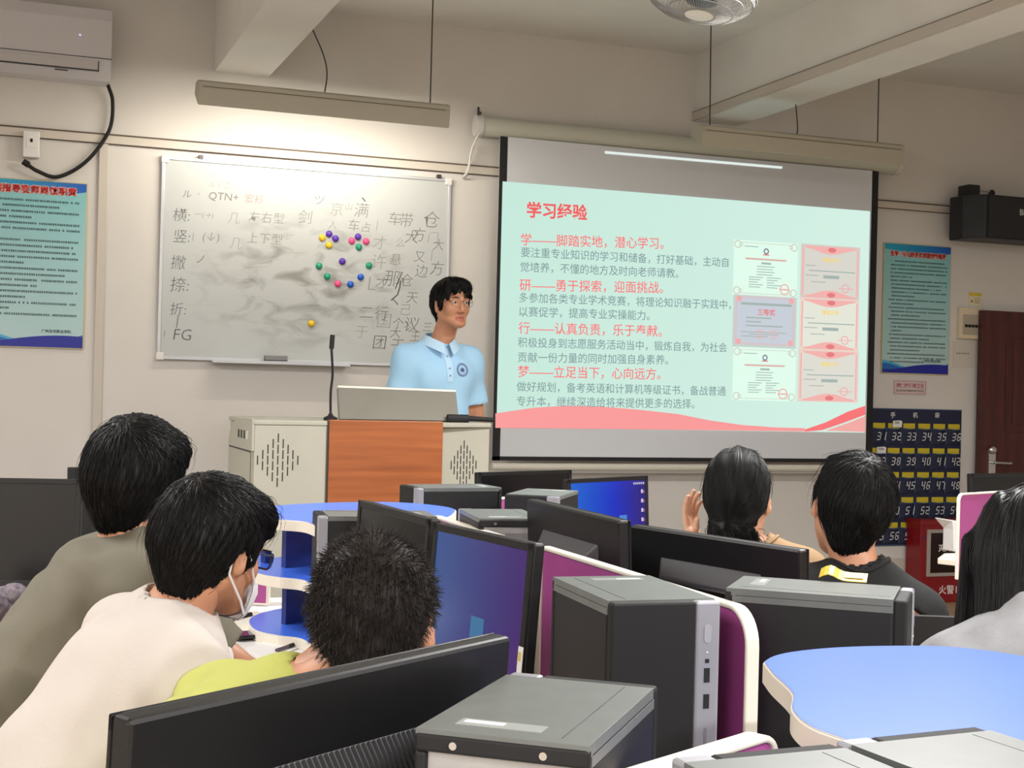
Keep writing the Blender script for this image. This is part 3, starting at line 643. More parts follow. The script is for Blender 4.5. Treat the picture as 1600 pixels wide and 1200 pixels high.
for k, (u, v, du, lab) in enumerate(((1402, 661, 18, 'crumpled printed slip tucked in the top row of the phone pocket chart'), (1377, 702, 18, 'pale slip tucked above pocket 37 of the phone chart'))):
    p = G(u, v, y=D-.03); w = du*9/FPX/2
    b = B(); b.ring([[V(-w+.0, 0, -.03), V(w, 0, -.03), V(w, -.006, .012), V(w*.6, -.004, .02), V(-w, -.002, .016)], [V(-w, -.004, -.03), V(w, -.004, -.03), V(w, -.010, .012), V(w*.6, -.008, .02), V(-w, -.006, .016)]], PAPER)
    scribble(b, -w*.7, w*.7, -.004, .014, -.0085, mat('sign_grey_ink', (120, 116, 110), .6))
    tag(b.build('paper_slip', at=(p[0], D-.028, p[2])), lab, 'paper slip')

# ------------------------------------------------------------------ fire cabinet
FRED = mat('fire_red', (134, 15, 25), .3, var=.06, vscale=3)
fc = thing('fire_cabinet', 'red fire extinguisher cabinet with a framed window standing by the wall', 'fire cabinet', (6.216, 8.2, 0))
b = B(); b.rng((0, 0, 0), (.75, .17, .585), FRED); b.rng((-.004, -.004, .55), (.754, .174, .592), FRED); b.build('cabinet', fc, bevel=.006)
b = B(); x0, z1 = .03, .53
FG = mat('fire_frame', (176, 166, 160), .4, .3)
for a, c in (((.05, .19), (.40, .215)), ((.05, .50), (.40, .525)), ((.05, .215), (.08, .50)), ((.37, .215), (.40, .50))): b.rng((a[0], -.012, a[1]), (c[0], 0, c[1]), FG)
b.build('window_frame', fc, bevel=.002)
b = B(); b.rng((.08, -.004, .215), (.37, 0, .50), mat('fire_window', (30, 10, 14), .08)); b.build('window_pane', fc)
WRT = mat('fire_white', (226, 220, 216), .5)
b = B(); write(b, '灭火器箱', (.15, -.0048, .365), (.36, -.0048, .365), WRT, weight=.03); b.rng((.15, -.0048, .318), (.36, -.0042, .326), mat('fire_line', (190, 110, 110), .5)); write(b, '火警119', (.165, -.0008, .06), (.40, -.0008, .06), WRT, weight=.01); b.build('lettering', fc)
b = B(); b.rng((.012, -.001, .46), (.032, 0, .475), mat('fire_blue', (40, 40, 110), .5)); b.build('blue_sticker', fc)

# ------------------------------------------------------------------ ceiling fan
p = G(1097, -6, d=5.0)
fn = thing('orbit_fan', 'caged ceiling fan hanging between the beams', 'fan', p)
fn.rotation_euler = (math.radians(-2), math.radians(9), 0)
WIRE = mat('fan_wire', (150, 150, 146), .35, .5); FB = mat('fan_blade', (176, 180, 180), .35)
R0 = .195; prof = [(.05, -.072), (.10, -.066), (.15, -.05), (.185, -.025), (R0, 0), (.185, .03), (.15, .06), (.10, .078), (.05, .085)]
b = B()
for r, z, t in ((R0, 0, .005), (.187, -.022, .0025), (.12, -.061, .002), (.055, -.071, .004), (.055, .085, .003)):
    b.tube([V(r*math.cos(a*math.pi/24), r*math.sin(a*math.pi/24), z) for a in range(49)], t, WIRE, 6)
for k in range(72):
    a = 2*math.pi*k/72; b.tube([V(r*math.cos(a), r*math.sin(a), z) for r, z in prof], .0014, WIRE, 4)
b.build('cage', fn)
b = B(); b.lathe([(.001, -.078), (.045, -.077), (.055, -.072), (.05, -.068), (.001, -.068)], (0, 0, 0), mat('fan_disc', (224, 226, 216), .35), 24); b.build('centre_cap', fn, smooth=True)
b = B(); b.lathe([(.03, -.03), (.06, -.02), (.075, .03), (.075, .10), (.05, .15), (.02, .16), (.001, .16)], (0, 0, 0), mat('fan_motor', (70, 76, 84), .45), 24); b.build('motor', fn, smooth=True)
for k in range(3):
    b = B(); a0 = 2*math.pi*k/3+.35; Rr = rot('z', math.degrees(a0)); P0 = []
    for i in range(6):
        r = .05+.125*i/5; wd = .03+.045*math.sin(math.pi*(i+1)/7); P0.append([Rr@V(r, -wd, .012), Rr@V(r, wd, -.026), Rr@V(r, wd, -.029), Rr@V(r, -wd, .009)])
    b.ring(P0, FB); b.build('blade', fn, smooth=True)
b = B(); b.cyl((0, 0, .15), (0, 0, CZ-p[2]+.0), .012, WIRE); b.build('hanging_rod', fn)

# ------------------------------------------------------------------ room lamps (over and behind the viewer)
def room_lamp(x, y, e, lab):
    t = thing('ceiling_lamp', lab, 'lamp', (x, y, 3.12), 0, 'tube lamps over the desks')
    b = B(); b.rng((-.6, -.05, .03), (.6, .05, .08), LAMPG); b.build('housing', t, bevel=.004)
    b = B(); b.cyl((-.58, 0, .01), (.58, 0, .01), .014, mat('room_tube', (255, 252, 244), .3, emit=9)); b.build('tube', t)
    b = B(); b.cyl((-.4, 0, .08), (-.4, 0, CZ-3.12), .004, DGREY); b.cyl((.4, 0, .08), (.4, 0, CZ-3.12), .004, DGREY); b.build('hanging_wire', t)
    ld = bpy.data.lights.new('room_tube_light', 'AREA'); ld.shape = 'RECTANGLE'; ld.size = 1.2; ld.size_y = .12; ld.energy = e; ld.color = (1, .99, .985)
    lo = bpy.data.objects.new('room_tube_light', ld); C.objects.link(lo); lo.parent = t; lo.location = (0, 0, -.012)
for x, y, e, lab in ROOM_LAMPS: room_lamp(x, y, e, lab)
# ================================================================== lectern
LG = mat('lectern_grey', (178, 176, 162), .45, var=.03, vscale=4); LGD = mat('lectern_seam', (60, 60, 56), .6)
LW = wood_mat('lectern_wood', (128, 68, 30), (176, 100, 52), .42, (.10, 1, 1.3), 5.0, 9.0, 'Z', mix=(.16, .85))
LY = 5.8
le = thing('lectern', 'grey steel multimedia lectern with a wooden front panel', 'lectern', (1.041, LY, .2))
W = 1.078; HH = 1.093
b = B(); b.prism([(0, 0), (.46, 0), (.46, .02), (.80, .02), (W, .10), (W, .62), (0, .62)], 0, HH-.02, LG); b.build('body', le, bevel=.004)
b = B(); b.prism([(-.004, -.004), (.83, -.004), (W+.004, .09), (W+.004, .64), (-.004, .64)], HH-.02, HH, LG); b.build('top', le, bevel=.004)
b = B(); b.prism([(-.006, .035-.02), (-.006, .62), (.0, .62), (.0, .015)], 0, HH-.13, LG)
pr = [(.0, HH-.13), (.60, HH-.13), (.60, HH-.10), (.55, HH-.05), (.42, HH-.012), (.2, HH+.004), (.0, HH+.004)]
b.prism(pr, -.010, .0, LG, T=lambda q: V(q[2], q[0], q[1]))
b.rng((-.0075, .04, HH-.138), (-.005, .6, HH-.132), LGD); b.rng((-.0075, .035, .02), (-.005, .04, HH-.135), LGD)
b.build('side_panel', le)
b = B()
for k in range(4): b.rng((-.013, .10+.07*k, HH-.085), (-.009, .125+.07*k, HH-.05), LGD if k else WHITE)
b.build('socket_row', le)
b = B(); b.rng((-.0085, .31, HH-.36), (-.006, .40, HH-.29), WHITE); b.rng((-.0092, .325, HH-.345), (-.0085, .36, HH-.31), NAVY); b.build('label_plate', le)
b = B(); b.tube([V(-.01, .06, HH-.36), V(-.035, .07, HH-.36), V(-.035, .07, HH-.44), V(-.01, .06, HH-.44)], .006, BLKM); b.build('door_pull', le)
b = B(); b.rng((.315, -.012, .775-.2+.0), (.822, .03, HH+.006), LW); b.build('wood_panel', le, bevel=.003)
b = B(); b.rng((.308, -.007, .565), (.829, .0, .572), LGD); b.rng((.307, -.005, .57), (.314, .0, HH), LGD); b.build('panel_seam', le)
SL = mat('slot_dark', (44, 42, 38), .8)
xc, zc = G(434, 719, y=LY)[0]-1.041, G(434, 719, y=LY)[2]-.2
b = B()
for k in range(-4, 5):
    nrow = 5-abs(k)
    for j in range(nrow):
        z = zc+(j-(nrow-1)/2)*.0465; b.rng((xc+k*.0212-.0022, -.0012, z-.019), (xc+k*.0212+.0022, .001, z+.019), SL)
b.build('speaker_slots', le)
b = B(); ang = math.atan2(.08, W-.80); ux, uy = math.cos(ang), math.sin(ang); x0 = .945; y0 = .02+(x0-.80)*math.tan(ang)
for k in range(-4, 5):
    nrow = 5-abs(k)
    for j in range(nrow):
        z = zc-.02+(j-(nrow-1)/2)*.0455; b.box((x0+k*.0168*ux, y0+k*.0168*uy-.0006, z), (.0042, .0025, .037), SL, rot('z', math.degrees(ang)))
b.build('speaker_slots', le)
b = B(); q = [V(1.437, 0, 1.30), V(1.985, 0, 1.30), V(2.0, .10, 1.43), V(1.45, .10, 1.437)]
q = [v-V(1.041, 0, .2)+V(0, .14, 0) for v in q]; b.ring([q, [v+V(0, .03, -.008) for v in q]], mat('lid_grey', (122, 119, 109), .42)); b.tube([q[3]+V(0, .01, 0), q[2]+V(0, .01, 0)], .009, mat('lid_edge', (222, 216, 196), .35)); b.build('flip_lid', le)
mb = G(513, 656, y=5.9)
mc = thing('gooseneck_microphone', 'thin black gooseneck microphone standing on the lectern', 'microphone', (mb[0], 5.86, 1.295))
b = B(); b.lathe([(.03, 0), (.03, .012), (.012, .02), (.008, .03)], (0, 0, 0), BLKM, 16); b.build('base', mc, smooth=True)
tp = G(518, 545, y=5.86)-V(mb[0], 5.86, 1.295); b = B(); b.tube(spline([V(0, 0, .02), V(-.002, 0, .12), V(.004, 0, .2), tp]), .0055, BLKM); b.build('neck', mc, smooth=True)
b = B(); b.cyl(tp, tp+V(.003, 0, .06), .0105, BLKM); b.build('capsule', mc, smooth=True)
p = G(723, 660, y=5.92)
wm = thing('handheld_microphone', 'black handheld microphone lying on the lectern top', 'microphone', (p[0]-.07, 5.93, 1.311))
b = B(); b.tube([V(0, 0, 0), V(.10, 0, 0)], .018, BLKM); b.build('head', wm, smooth=True)
b = B(); b.tube([V(.10, 0, 0), V(.22, .0, -.004)], [.013, .010], BLKM); b.build('handle', wm, smooth=True)

# ================================================================== desks and dividers
DZ = .775
def desk(name, label, poly, legs):
    t = thing(name, label, 'desk', (poly[0][0], poly[0][1], 0)); o = poly[0]; q = [(x-o[0], y-o[1]) for x, y in poly]
    b = B(); b.prism(q, DZ-.025, DZ, WHITE, CREAM); b.build('tabletop', t, bevel=.003)
    for (ax, ay, bx, by) in legs:
        b = B(); d = V(bx-ax, by-ay, 0); L = np.linalg.norm(d); a = math.degrees(math.atan2(d[1], d[0]))
        b.box(((ax+bx)/2-o[0], (ay+by)/2-o[1], (DZ-.025)/2), (L, .025, DZ-.027), WHITE, rot('z', a)); b.build('leg_panel', t)
    return t
desk('computer_desk', 'white desk under the blue cloud-shaped shelf with the phone and papers on it', [(.62, 1.72), (1.115, 1.72), (1.115, 4.35), (.42, 4.35), (.42, 3.55), (.62, 3.2)], [(.95, 1.78, .95, 2.9), (.95, 3.0, .95, 4.2)])
desk('computer_desk', 'white desk behind the magenta divider carrying the row of black monitor backs', [(1.205, 1.75), (1.56, 1.75), (1.72, 2.9), (1.9, 3.5), (2.3, 3.75), (2.45, 5.05), (1.165, 5.05), (1.165, 4.0), (1.205, 3.75)], [(1.4, 1.85, 1.4, 3.4), (1.5, 4.0, 2.1, 4.6)])
desk('computer_desk', 'white desk with the tower shown from its port side and the vented monitor', [(-.35, .72), (1.7, .72), (1.7, 1.705), (.64, 1.705), (.62, 1.56), (-.1, 1.42), (-.35, 1.2)], [(-.1, .9, 1.4, .9), (1.2, 1.0, 1.2, 1.6)])
desk('computer_desk', 'white desk with the wide dark monitor beside the student in olive', [(-1.1, 4.05), (.395, 4.05), (.395, 4.85), (-1.1, 4.85)], [(-.9, 4.5, .3, 4.5)])
w0 = G(1465, 872, z=DZ); 
desk('computer_desk', 'white desk corner jutting before the red fire cabinet', [(w0[0], w0[1]), (w0[0]+.42, w0[1]-1.0), (w0[0]+.95, w0[1]-1.75), (w0[0]+1.6, w0[1]-1.75), (w0[0]+1.6, w0[1]+.15), (w0[0]+.15, w0[1]+.15)], [(w0[0]+.5, w0[1]-.3, w0[0]+1.4, w0[1]-.6)])

def divider(label, a, c, z0, z1, r=.05, th=.024, round_a=False, round_c=True):
    """upright magenta board with a cream edge band, from plan point a to c"""
    a = V(*a); c = V(*c); L = np.linalg.norm(c-a); t = thing('desk_divider', label, 'desk divider', (a[0], a[1], z0), math.atan2(c[1]-a[1], c[0]-a[0]), 'magenta desk dividers'); t['kind'] = 'thing'
    h = z1-z0
    def outline(m):
        pts = [(m, m), (L-m, m)]
        rr = max(r-m, .004)
        pts += [(L-m-rr+rr*math.sin(k*math.pi/16), h-m-rr+rr*math.cos(k*math.pi/16)) for k in range(8, -1, -1)] if round_c else [(L-m, h-m)]
        pts += [(m+rr-rr*math.sin(k*math.pi/16), h-m-rr+rr*math.cos(k*math.pi/16)) for k in range(0, 9)] if round_a else [(m, h-m)]
        return pts
    T = lambda q: V(q[0], q[2], q[1])
    b = B(); O, I = outline(0), outline(.008); n = len(O)
    vs = [V(x, y, z) for y in (-th/2, th/2) for x, z in O]+[V(x, y, z) for y in (-th/2, th/2) for x, z in I]; fs = []
    for k in range(n):
        j = (k+1) % n
        fs += [(k, j, n+j, n+k), (2*n+k, 3*n+k, 3*n+j, 2*n+j), (k, 2*n+k, 2*n+j, j), (n+k, n+j, 3*n+j, 3*n+k)]
    b.add(vs, fs, CREAM); b.build('edge_band', t, bevel=.003)
    b = B(); I2 = outline(.0081); vs = [V(x, y, z) for y in (-th/2+.004, th/2-.004) for x, z in I2]; m = len(I2)
    b.add(vs, [tuple(range(m)), tuple(range(2*m-1, m-1, -1))], PURP); b.build('panel', t)
    return t
divider('long magenta divider with a rounded cream end beside the tower with the silver strip', (1.133, 2.78), (1.133, 1.905), DZ-.0+.0005, 1.113, .06)
divider('magenta divider continuing between the lit monitor and the black monitor backs', (1.135, 3.56), (1.135, 2.797), DZ+.0005, 1.105, .03, round_c=True)
q0, q1 = G(975, 1204, z=1.088), G(1203, 1135, z=1.088); dv = (q1-q0)/np.linalg.norm(q1-q0)
divider('magenta divider with a thick cream top next to the tower seen from its ports', q0[:2], q1[:2], DZ+.0005, 1.085, .03, .028)
q0, q1 = G(738, 779, z=1.09), G(800, 776, z=1.09)
divider('short bright magenta divider end showing between two dark towers', q0[:2]+(q1-q0)[:2]*1.3, q0[:2], DZ+.0005, 1.09, .04)
q0, q1 = G(1497, 775, z=1.09), G(1545, 772, z=1.09); dv = (q1-q0)/np.linalg.norm(q1-q0)
divider('tall bright magenta divider before the red door, beside the long-haired student', (q0+dv*.6)[:2], q0[:2], DZ+.0005, 1.10, .03, .014)
q0 = G(422, 900, d=4.2)
divider('small maroon divider end with a cream rim behind the masked student', q0[:2]+V(-.10, .06), q0[:2], DZ+.0005, .925, .04, .02)
b = B(); b.cyl((1.134, 2.7885, DZ), (1.134, 2.7885, 1.108), .013, CREAM); tag(b.build('divider_post'), 'cream joint post between the two long magenta dividers', 'post')

# ------------------------------------------------------------------ blue cloud shelves
def cloud_shelf(label, ring, tiers, backs):
    c = np.mean(ring, 0); t = thing('cloud_shelf', label, 'shelf', (c[0], c[1], DZ)); q = [(x-c[0], y-c[1]) for x, y in ring]
    n = len(q); sm = [tuple(p[:2]) for p in spline([V(x, y, 0) for x, y in q+[q[0], q[1]]], 6)]
    sm = sm[6*0:6*n]
    for z in tiers:
        b = B(); b.prism(sm, z-DZ-.028, z-DZ-.002, CREAM, CREAM); b.prism([(x*.988, y*.988) for x, y in sm], z-DZ-.002, z-DZ, BLUE, CREAM); b.build('tier', t, bevel=.0015)
    for (ax, ay), (bx, by), z0, z1 in backs:
        b = B(); d = V(bx-ax, by-ay, 0); L = np.linalg.norm(d)
        b.box(((ax+bx)/2-c[0], (ay+by)/2-c[1], (z0+z1)/2-DZ), (L, .018, z1-z0), NAVY, rot('z', math.degrees(math.atan2(d[1], d[0])))); b.build('upright', t)
    return t
def P2(u, v, z): return tuple(G(u, v, z=z)[:2])
ZS = 1.10
ringL = [P2(440, 812, ZS), P2(475, 815, ZS), P2(506, 824, ZS), (.86, 3.47), (.93, 3.62), P2(575, 803, ZS), (1.08, 3.68), P2(690, 810, ZS), P2(712, 800, ZS), P2(705, 793, ZS), P2(660, 787, ZS), P2(600, 784, ZS), P2(520, 785, ZS), P2(440, 789, ZS), P2(395, 796, ZS), P2(400, 806, ZS)]
lc = np.mean(ringL, 0)
cloud_shelf('three-tier blue cloud-shaped shelf before the lectern', ringL, (.803, .952, 1.10),
            [((.755, 3.70), (1.05, 3.86), DZ+.028, .925), ((.755, 3.72), (1.05, 3.88), .953, 1.072)])
ringR = [P2(1192, 1034, ZS), P2(1206, 1052, ZS), P2(1236, 1082, ZS), P2(1236, 1108, ZS), P2(1262, 1133, ZS), P2(1310, 1152, ZS), P2(1400, 1180, ZS), (.90, 1.155), (1.02, 1.12), P2(1528, 1166, ZS), P2(1610, 1200, ZS), (1.15, 1.12), (1.32, 1.30), P2(1640, 1035, ZS), P2(1580, 1021, ZS), P2(1490, 1010, ZS), P2(1400, 1008, ZS), P2(1300, 1011, ZS), P2(1222, 1020, ZS)]
ringR = [p for k, p in enumerate(ringR) if k not in (7, 8)]
cloud_shelf('large blue cloud-shaped shelf top with a cream edge near the viewer', ringR, (.803, .952, 1.10), [((1.0, 1.42), (1.28, 1.50), DZ+.028, .925), ((1.0, 1.42), (1.28, 1.50), .953, 1.072)])

# ------------------------------------------------------------------ computer towers (front faces local -y)
PERF = dots_mat('perforated_front', (3, 3, 4), (10, 11, 12), 260, .65)
TW, TD, TH = .168, .290, .345
def make_tower(label, loc, rz, group='black desktop towers'):
    t = thing('computer_tower', label, 'computer tower', loc, rz, group)
    b = B(); w, d = TW/2, TD/2
    b.rng((-w, -d+.02, .006), (w, d-.012, TH-.006), CASEBLK); b.build('case', t, bevel=.006)
    b = B(); b.rng((-w+.0005, -d+.022, TH-.012), (w-.0005, d-.002, TH), CASE); b.rng((-w-.0004, -d+.022, TH-.012), (-w+.004, d-.012, TH-.022), CASE); b.rng((-w+.030, -d+.03, TH-.0002), (-w+.0312, d-.02, TH+.0004), DGREY); b.build('top_cover', t, bevel=.010, seg=3)
    b = B(); b.rng((-w, -d, 0), (w-.038, -d+.022, TH-.001), PERF); b.build('front_panel', t, bevel=.004)
    b = B(); b.rng((w-.038, -d-.001, 0), (w, -d+.022, TH-.001), SILV); st = b.build('silver_strip', t, bevel=.004)
    xs = w-.020
    b = B(); b.prism(rrect(.011, .028, .005, 4, xs, TH-.05), -d-.0022, -d-.0002, mat('power_button', (178, 178, 186), .3, .3), T=lambda q: V(q[0], q[2], q[1])); b.build('power_button', st)
    b = B(); b.rng((xs-.003, -d-.0018, TH-.095), (xs+.003, -d-.0006, TH-.089), BLKM); b.ball((xs, -d-.001, TH-.079), .0016, WHITE, 6, 4); b.build('audio_jack', st)
    for z in (TH-.125, TH-.165): b = B(); b.rng((xs-.0045, -d-.0018, z), (xs+.0045, -d-.0006, z+.022), BLKM); b.build('usb_port', st)
    b = B(); b.rng((xs-.002, -d-.0016, TH-.235), (xs+.002, -d-.0006, TH-.195), mat('slot_grey', (120, 120, 128), .5)); b.build('card_slot', st)
    for fx in (-w+.02, w-.02):
        for fy in (-d+.03, d-.03): b = B(); b.cyl((fx, fy, -.012), (fx, fy, .001), .011, BLKM, 10); b.build('foot', t)
    # rear
    b = B(); b.rng((-w, d-.012, TH-.021), (w, d, TH-.004), BLKM); b.rng((-w, d-.012, 0), (-w+.012, d, TH-.021), BLKM); b.rng((w-.012, d-.012, 0), (w, d, TH-.021), BLKM); b.rng((-w, d-.012, 0), (w, d, .012), BLKM); b.build('rear_frame', t, bevel=.003)
    b = B(); b.rng((-w+.012, d-.013, .012), (w-.012, d-.006, TH-.021), STEEL); rp = b.build('rear_plate', t)
    for x, z in ((-.042, TH-.0125), (.045, TH-.0125), (w-.006, .05), (w-.006, .26)): b = B(); b.cyl((x, d, z), (x, d+.002, z), .0038, CHROME, 12); b.build('screw', rp)
    for x in (.062, .040):
        b = B(); b.cyl((x, d-.007, TH-.05), (x, d-.002, TH-.05), .0085, BLKM, 14); b.cyl((x, d-.003, TH-.05), (x, d-.0015, TH-.05), .0045, DGREY, 10); b.build('antenna_jack', rp)
    b = B(); b.rng((-.045, d-.0065, TH-.066), (.018, d-.004, TH-.036), mat('handle_recess', (120, 120, 120), .4)); b.prism(rrect(.055, .02, .006, 4, -.013, TH-.074), d-.005, d+.006, mat('release_handle', (206, 206, 202), .4), T=lambda q: V(q[0], q[2], q[1])); b.build('release_handle', rp)
    b = B()
    for x, z, ww, hh in ((-.052, .06, .008, .01), (-.068, .047, .006, .005), (-.062, .062, .009, .003), (-.07, .075, .005, .008), (-.055, .085, .006, .006), (.05, .09, .012, .016), (.03, .09, .010, .012)):
        b.rng((x-ww/2, d-.0065, TH-z-hh/2), (x+ww/2, d-.0045, TH-z+hh/2), BLKM)
    b.build('port', rp)
    b = B()
    for i in range(12):
        for j in range(9): b.cyl((-.05+.0085*i+.004*(j % 2), d-.0065, .06+.0085*j), (-.05+.0085*i+.004*(j % 2), d-.0052, .06+.0085*j), .0033, BLKM, 6)
    for k in range(4): b.rng((-.055, d-.0065, .17+.017*k), (.02, d-.0045, .181+.017*k), BLKM)
    b.build('vent_holes', rp)
    b = B(); b.rng((-.03, d-.055, TH-.0005), (.055, d-.03, TH+.0006), mat('case_label', (150, 154, 152), .3)); b.rng((.01, d-.049, TH+.0002), (.05, d-.040, TH+.0011), mat('label_white', (216, 222, 226), .3)); b.build('label_sticker', t)
    return t
tz = DZ+.012
RA = math.radians
T5 = make_tower('dark tower with its grey port plate facing the viewer, next to the vented monitor', (.535, 1.30, tz), RA(180-39+0))
def tower(label, x, y, deg): return dup(T5, (x*.935, y*.935, tz), RA(deg), label)
T4 = tower('large dark tower with a silver front strip and two USB ports by the magenta divider', 1.053, 2.18, -4); T4.scale = (1.06, 1., 1.)
T6 = tower('dark tower with a yellow packet lying on its top', 1.397, 2.122, 50)
T1 = tower('black tower standing before the wooden lectern panel beyond the blue shelf', 1.50, 4.56, -86)
T2 = tower('dark tower with a pale shiny top between the short magenta divider and a monitor', 1.725, 4.27, -35)
T3 = tower('small grey-topped tower with a port plate, behind the lit purple monitor', 1.315, 3.555, 172)
T9 = tower('dark tower end against the front lobe of the blue three-tier shelf', .968, 3.585, -97)
T7 = tower('grey tower top with a white label at the bottom edge of the picture', .702, 1.012, 182)
T8 = tower('plain grey tower top in front of the large blue shelf at the bottom edge', .898, 1.03, 184)

# ------------------------------------------------------------------ monitors (screen faces local -y)
def monitor(label, a, c, ztop, w, h=.318, tilt=-3, screen='off', back='recess', face=1, sticker=False):
    """top edge runs from a to c; face=1 when the screen is on the right-hand side walking a to c"""
    a = V(*a[:2]); c = V(*c[:2]); mid = (a+c)/2; d = (c-a)/np.linalg.norm(c-a); ang = math.atan2(d[1], d[0])
    if face < 0: ang += math.pi
    t = thing('monitor', label, 'monitor', (mid[0], mid[1], DZ), ang, 'flat desktop monitors')
    R = rot('x', tilt); zc = ztop-DZ-h/2
    T = lambda q: R@V(*q)+V(0, 0, zc)
    def lb(b, lo, hi, m):
        lo = V(*lo); hi = V(*hi); cc = (lo+hi)/2; return b.box(T(cc), hi-lo, m, R)
    b = B(); lb(b, (-w/2, -.006, -h/2), (w/2, .018, h/2), BLK); cs = b.build('casing', t, bevel=.005)
    b = B(); bz = .016
    for lo, hi in (((-w/2, -.010, h/2-bz), (w/2, -.005, h/2)), ((-w/2, -.010, -h/2), (w/2, -.005, -h/2+bz+.006)), ((-w/2, -.010, -h/2), (-w/2+bz, -.005, h/2)), ((w/2-bz, -.010, -h/2), (w/2, -.005, h/2))): lb(b, lo, hi, BLK)
    b.build('bezel', t, bevel=.002)
    if screen == 'off': sm = mat('screen_dark', (12, 12, 13), .25)
    elif screen == 'blue': sm = gradient_mat('screen_desktop', (0, 96, 208), (38, 18, 112), 'X', -.22, .22, emit=.95, rough=.2, extra=[(.55, (4, 48, 196))])
    else: sm = gradient_mat('screen_violet', (50, 92, 160), (74, 44, 124), 'X', -.2, .16, emit=.72, rough=.2)
    b = B(); lb(b, (-w/2+bz, -.0072, -h/2+bz), (w/2-bz, -.006, h/2-bz), sm); sc = b.build('display', t)
    if screen == 'blue':
        ic = mat('icon_light', (206, 206, 230), .4, emit=.8); b = B()
        for k in range(6): lb(b, (w/2-bz-.075+.012*k, -.0076, h/2-bz-.016), (w/2-bz-.068+.012*k, -.0071, h/2-bz-.008), ic)
        for k in range(6): lb(b, (w/2-bz-.028, -.0076, h/2-bz-.05-.036*k), (w/2-bz-.016, -.0071, h/2-bz-.036-.036*k), ic); lb(b, (w/2-bz-.014, -.0076, h/2-bz-.05-.036*k), (w/2-bz-.006, -.0071, h/2-bz-.04-.036*k), mat('icon_red', (180, 70, 130), .4, emit=.7))
        b.build('desktop_icons', sc)
        b = B(); lb(b, (.06, -.0075, -.08), (.105, -.0071, .0), mat('screen_window', (0, 120, 214), .3, emit=.9)); lb(b, (.06, -.0075, -.14), (.13, -.0071, -.082), mat('screen_window2', (0, 104, 226), .3, emit=.9)); b.build('window_pattern', sc)
    if screen == 'violet':
        b = B(); lb(b, (-.01, -.0076, -.095), (.04, -.0071, -.02), mat('screen_teal', (26, 112, 162), .3, emit=.8)); lb(b, (-.05, -.0074, -.13), (.06, -.0070, -.10), mat('screen_teal2', (40, 76, 150), .3, emit=.7)); b.build('window_pattern', sc)
    if sticker:
        b = B(); lb(b, (w/2-.015, -.0112, -.095), (w/2+.001, -.0100, -.045), PAPER); lb(b, (w/2-.013, -.0118, -.07), (w/2-.004, -.0110, -.055), mat('tag_yellow', (206, 190, 90), .5)); b.build('paper_tag', t)
    # rear shell
    if back == 'recess':
        b = B(); T2_ = lambda x, y, z: T((x, y, z))
        o = [(-w*.34, -h*.5+.02), (w*.34, -h*.5+.02), (w*.30, h/2-.060), (-w*.30, h/2-.060)]; i = [(-w*.31, -h*.5+.03), (w*.31, -h*.5+.03), (w*.24, h/2-.098), (-w*.24, h/2-.098)]
        b.ring([[T2_(x, .0175, z) for x, z in o], [T2_(x, .050, z) for x, z in i]], mat('shell_grey', (64, 64, 68), .5))
        sh = b.build('rear_shell', t, bevel=.004)
        b = B(); b.ring([[T2_(x, .0495, z) for x, z in ((-w*.30, -h*.5+.035), (w*.30, -h*.5+.035), (w*.235, h/2-.104), (-w*.235, h/2-.104))], [T2_(x, .052, z) for x, z in ((-w*.29, -h*.5+.04), (w*.29, -h*.5+.04), (w*.225, h/2-.108), (-w*.225, h/2-.108))]], BLK); b.build('rear_cover', sh)
    else:
        b = B(); zo, zi = h/2-.074, h/2-.155; o = [(-w*.36, -h*.5+.012), (w*.36, -h*.5+.012), (w*.36, zo), (-w*.36, zo)]; i = [(-w*.33, -h*.5+.02), (w*.33, -h*.5+.02), (w*.33, zi), (-w*.33, zi)]
        b.ring([[T((x, .0175, z)) for x, z in o], [T((x, .055, z)) for x, z in i]], mat('shell_grey', (64, 64, 68), .5)); sh = b.build('rear_shell', t, bevel=.004)
        b = B(); N = 46
        for k in range(N):
            x = -w*.32+w*.64*k/(N-1); pts = [T((x+.012*q*q, .0182+.0375*(1-q), zi+(zo-zi)*q)) for q in (0.0, .25, .5, .75, .97)]
            b.tube([T((x-.005, .0556, zi-.06))]+pts, .0024, BLKM, 4)
        b.build('vent_grille', sh)
    b = B(); b.box(V(0, .055, zc*.55), (.07, .02, zc*1.1), BLK); b.build('neck', t, bevel=.004)
    b = B(); b.prism(rrect(.24, .18, .04, 5, 0, .05), 0, .014, BLK); b.build('base', t, bevel=.003)
    return t
monitor('black monitor with curved vent slots on its back, nearest the viewer', G(158, 1118, z=1.165), G(778, 987, z=1.165), 1.165, .545, back='vent', face=-1, tilt=-3)
def trunc(a, c, L):
    a = a[:2]; c = c[:2]; return a, a+(c-a)/np.linalg.norm(c-a)*L
A, Cc = G(678, 816, z=1.18), G(832, 849, z=1.18)
monitor('monitor showing a violet-blue screen with a paper tag on its bezel', A, Cc, 1.18, float(np.linalg.norm(Cc-A)), h=.275, screen='violet', sticker=True, tilt=-4)
A, Cc = G(561, 781, z=1.18), G(690, 816, z=1.18); A2, C2 = trunc(A, Cc, .47)
monitor('switched-off monitor standing behind the spiky-haired student', A2, C2, 1.18, .47, h=.30)
A, Cc = G(-100, 745, z=1.15), G(128, 749, z=1.15); A = Cc+(A-Cc)/np.linalg.norm(A-Cc)*.53
monitor('wide switched-off monitor beside the student in olive', A, Cc, 1.15, .53, h=.32)
A, Cc = G(747, 738, z=1.125), G(893, 734, z=1.125)
monitor('black monitor right under the bottom bar of the projection screen', A, Cc, 1.125, float(np.linalg.norm(Cc-A)), h=.28)
A, Cc = G(887, 749, z=1.128), G(1012, 743, z=1.128)
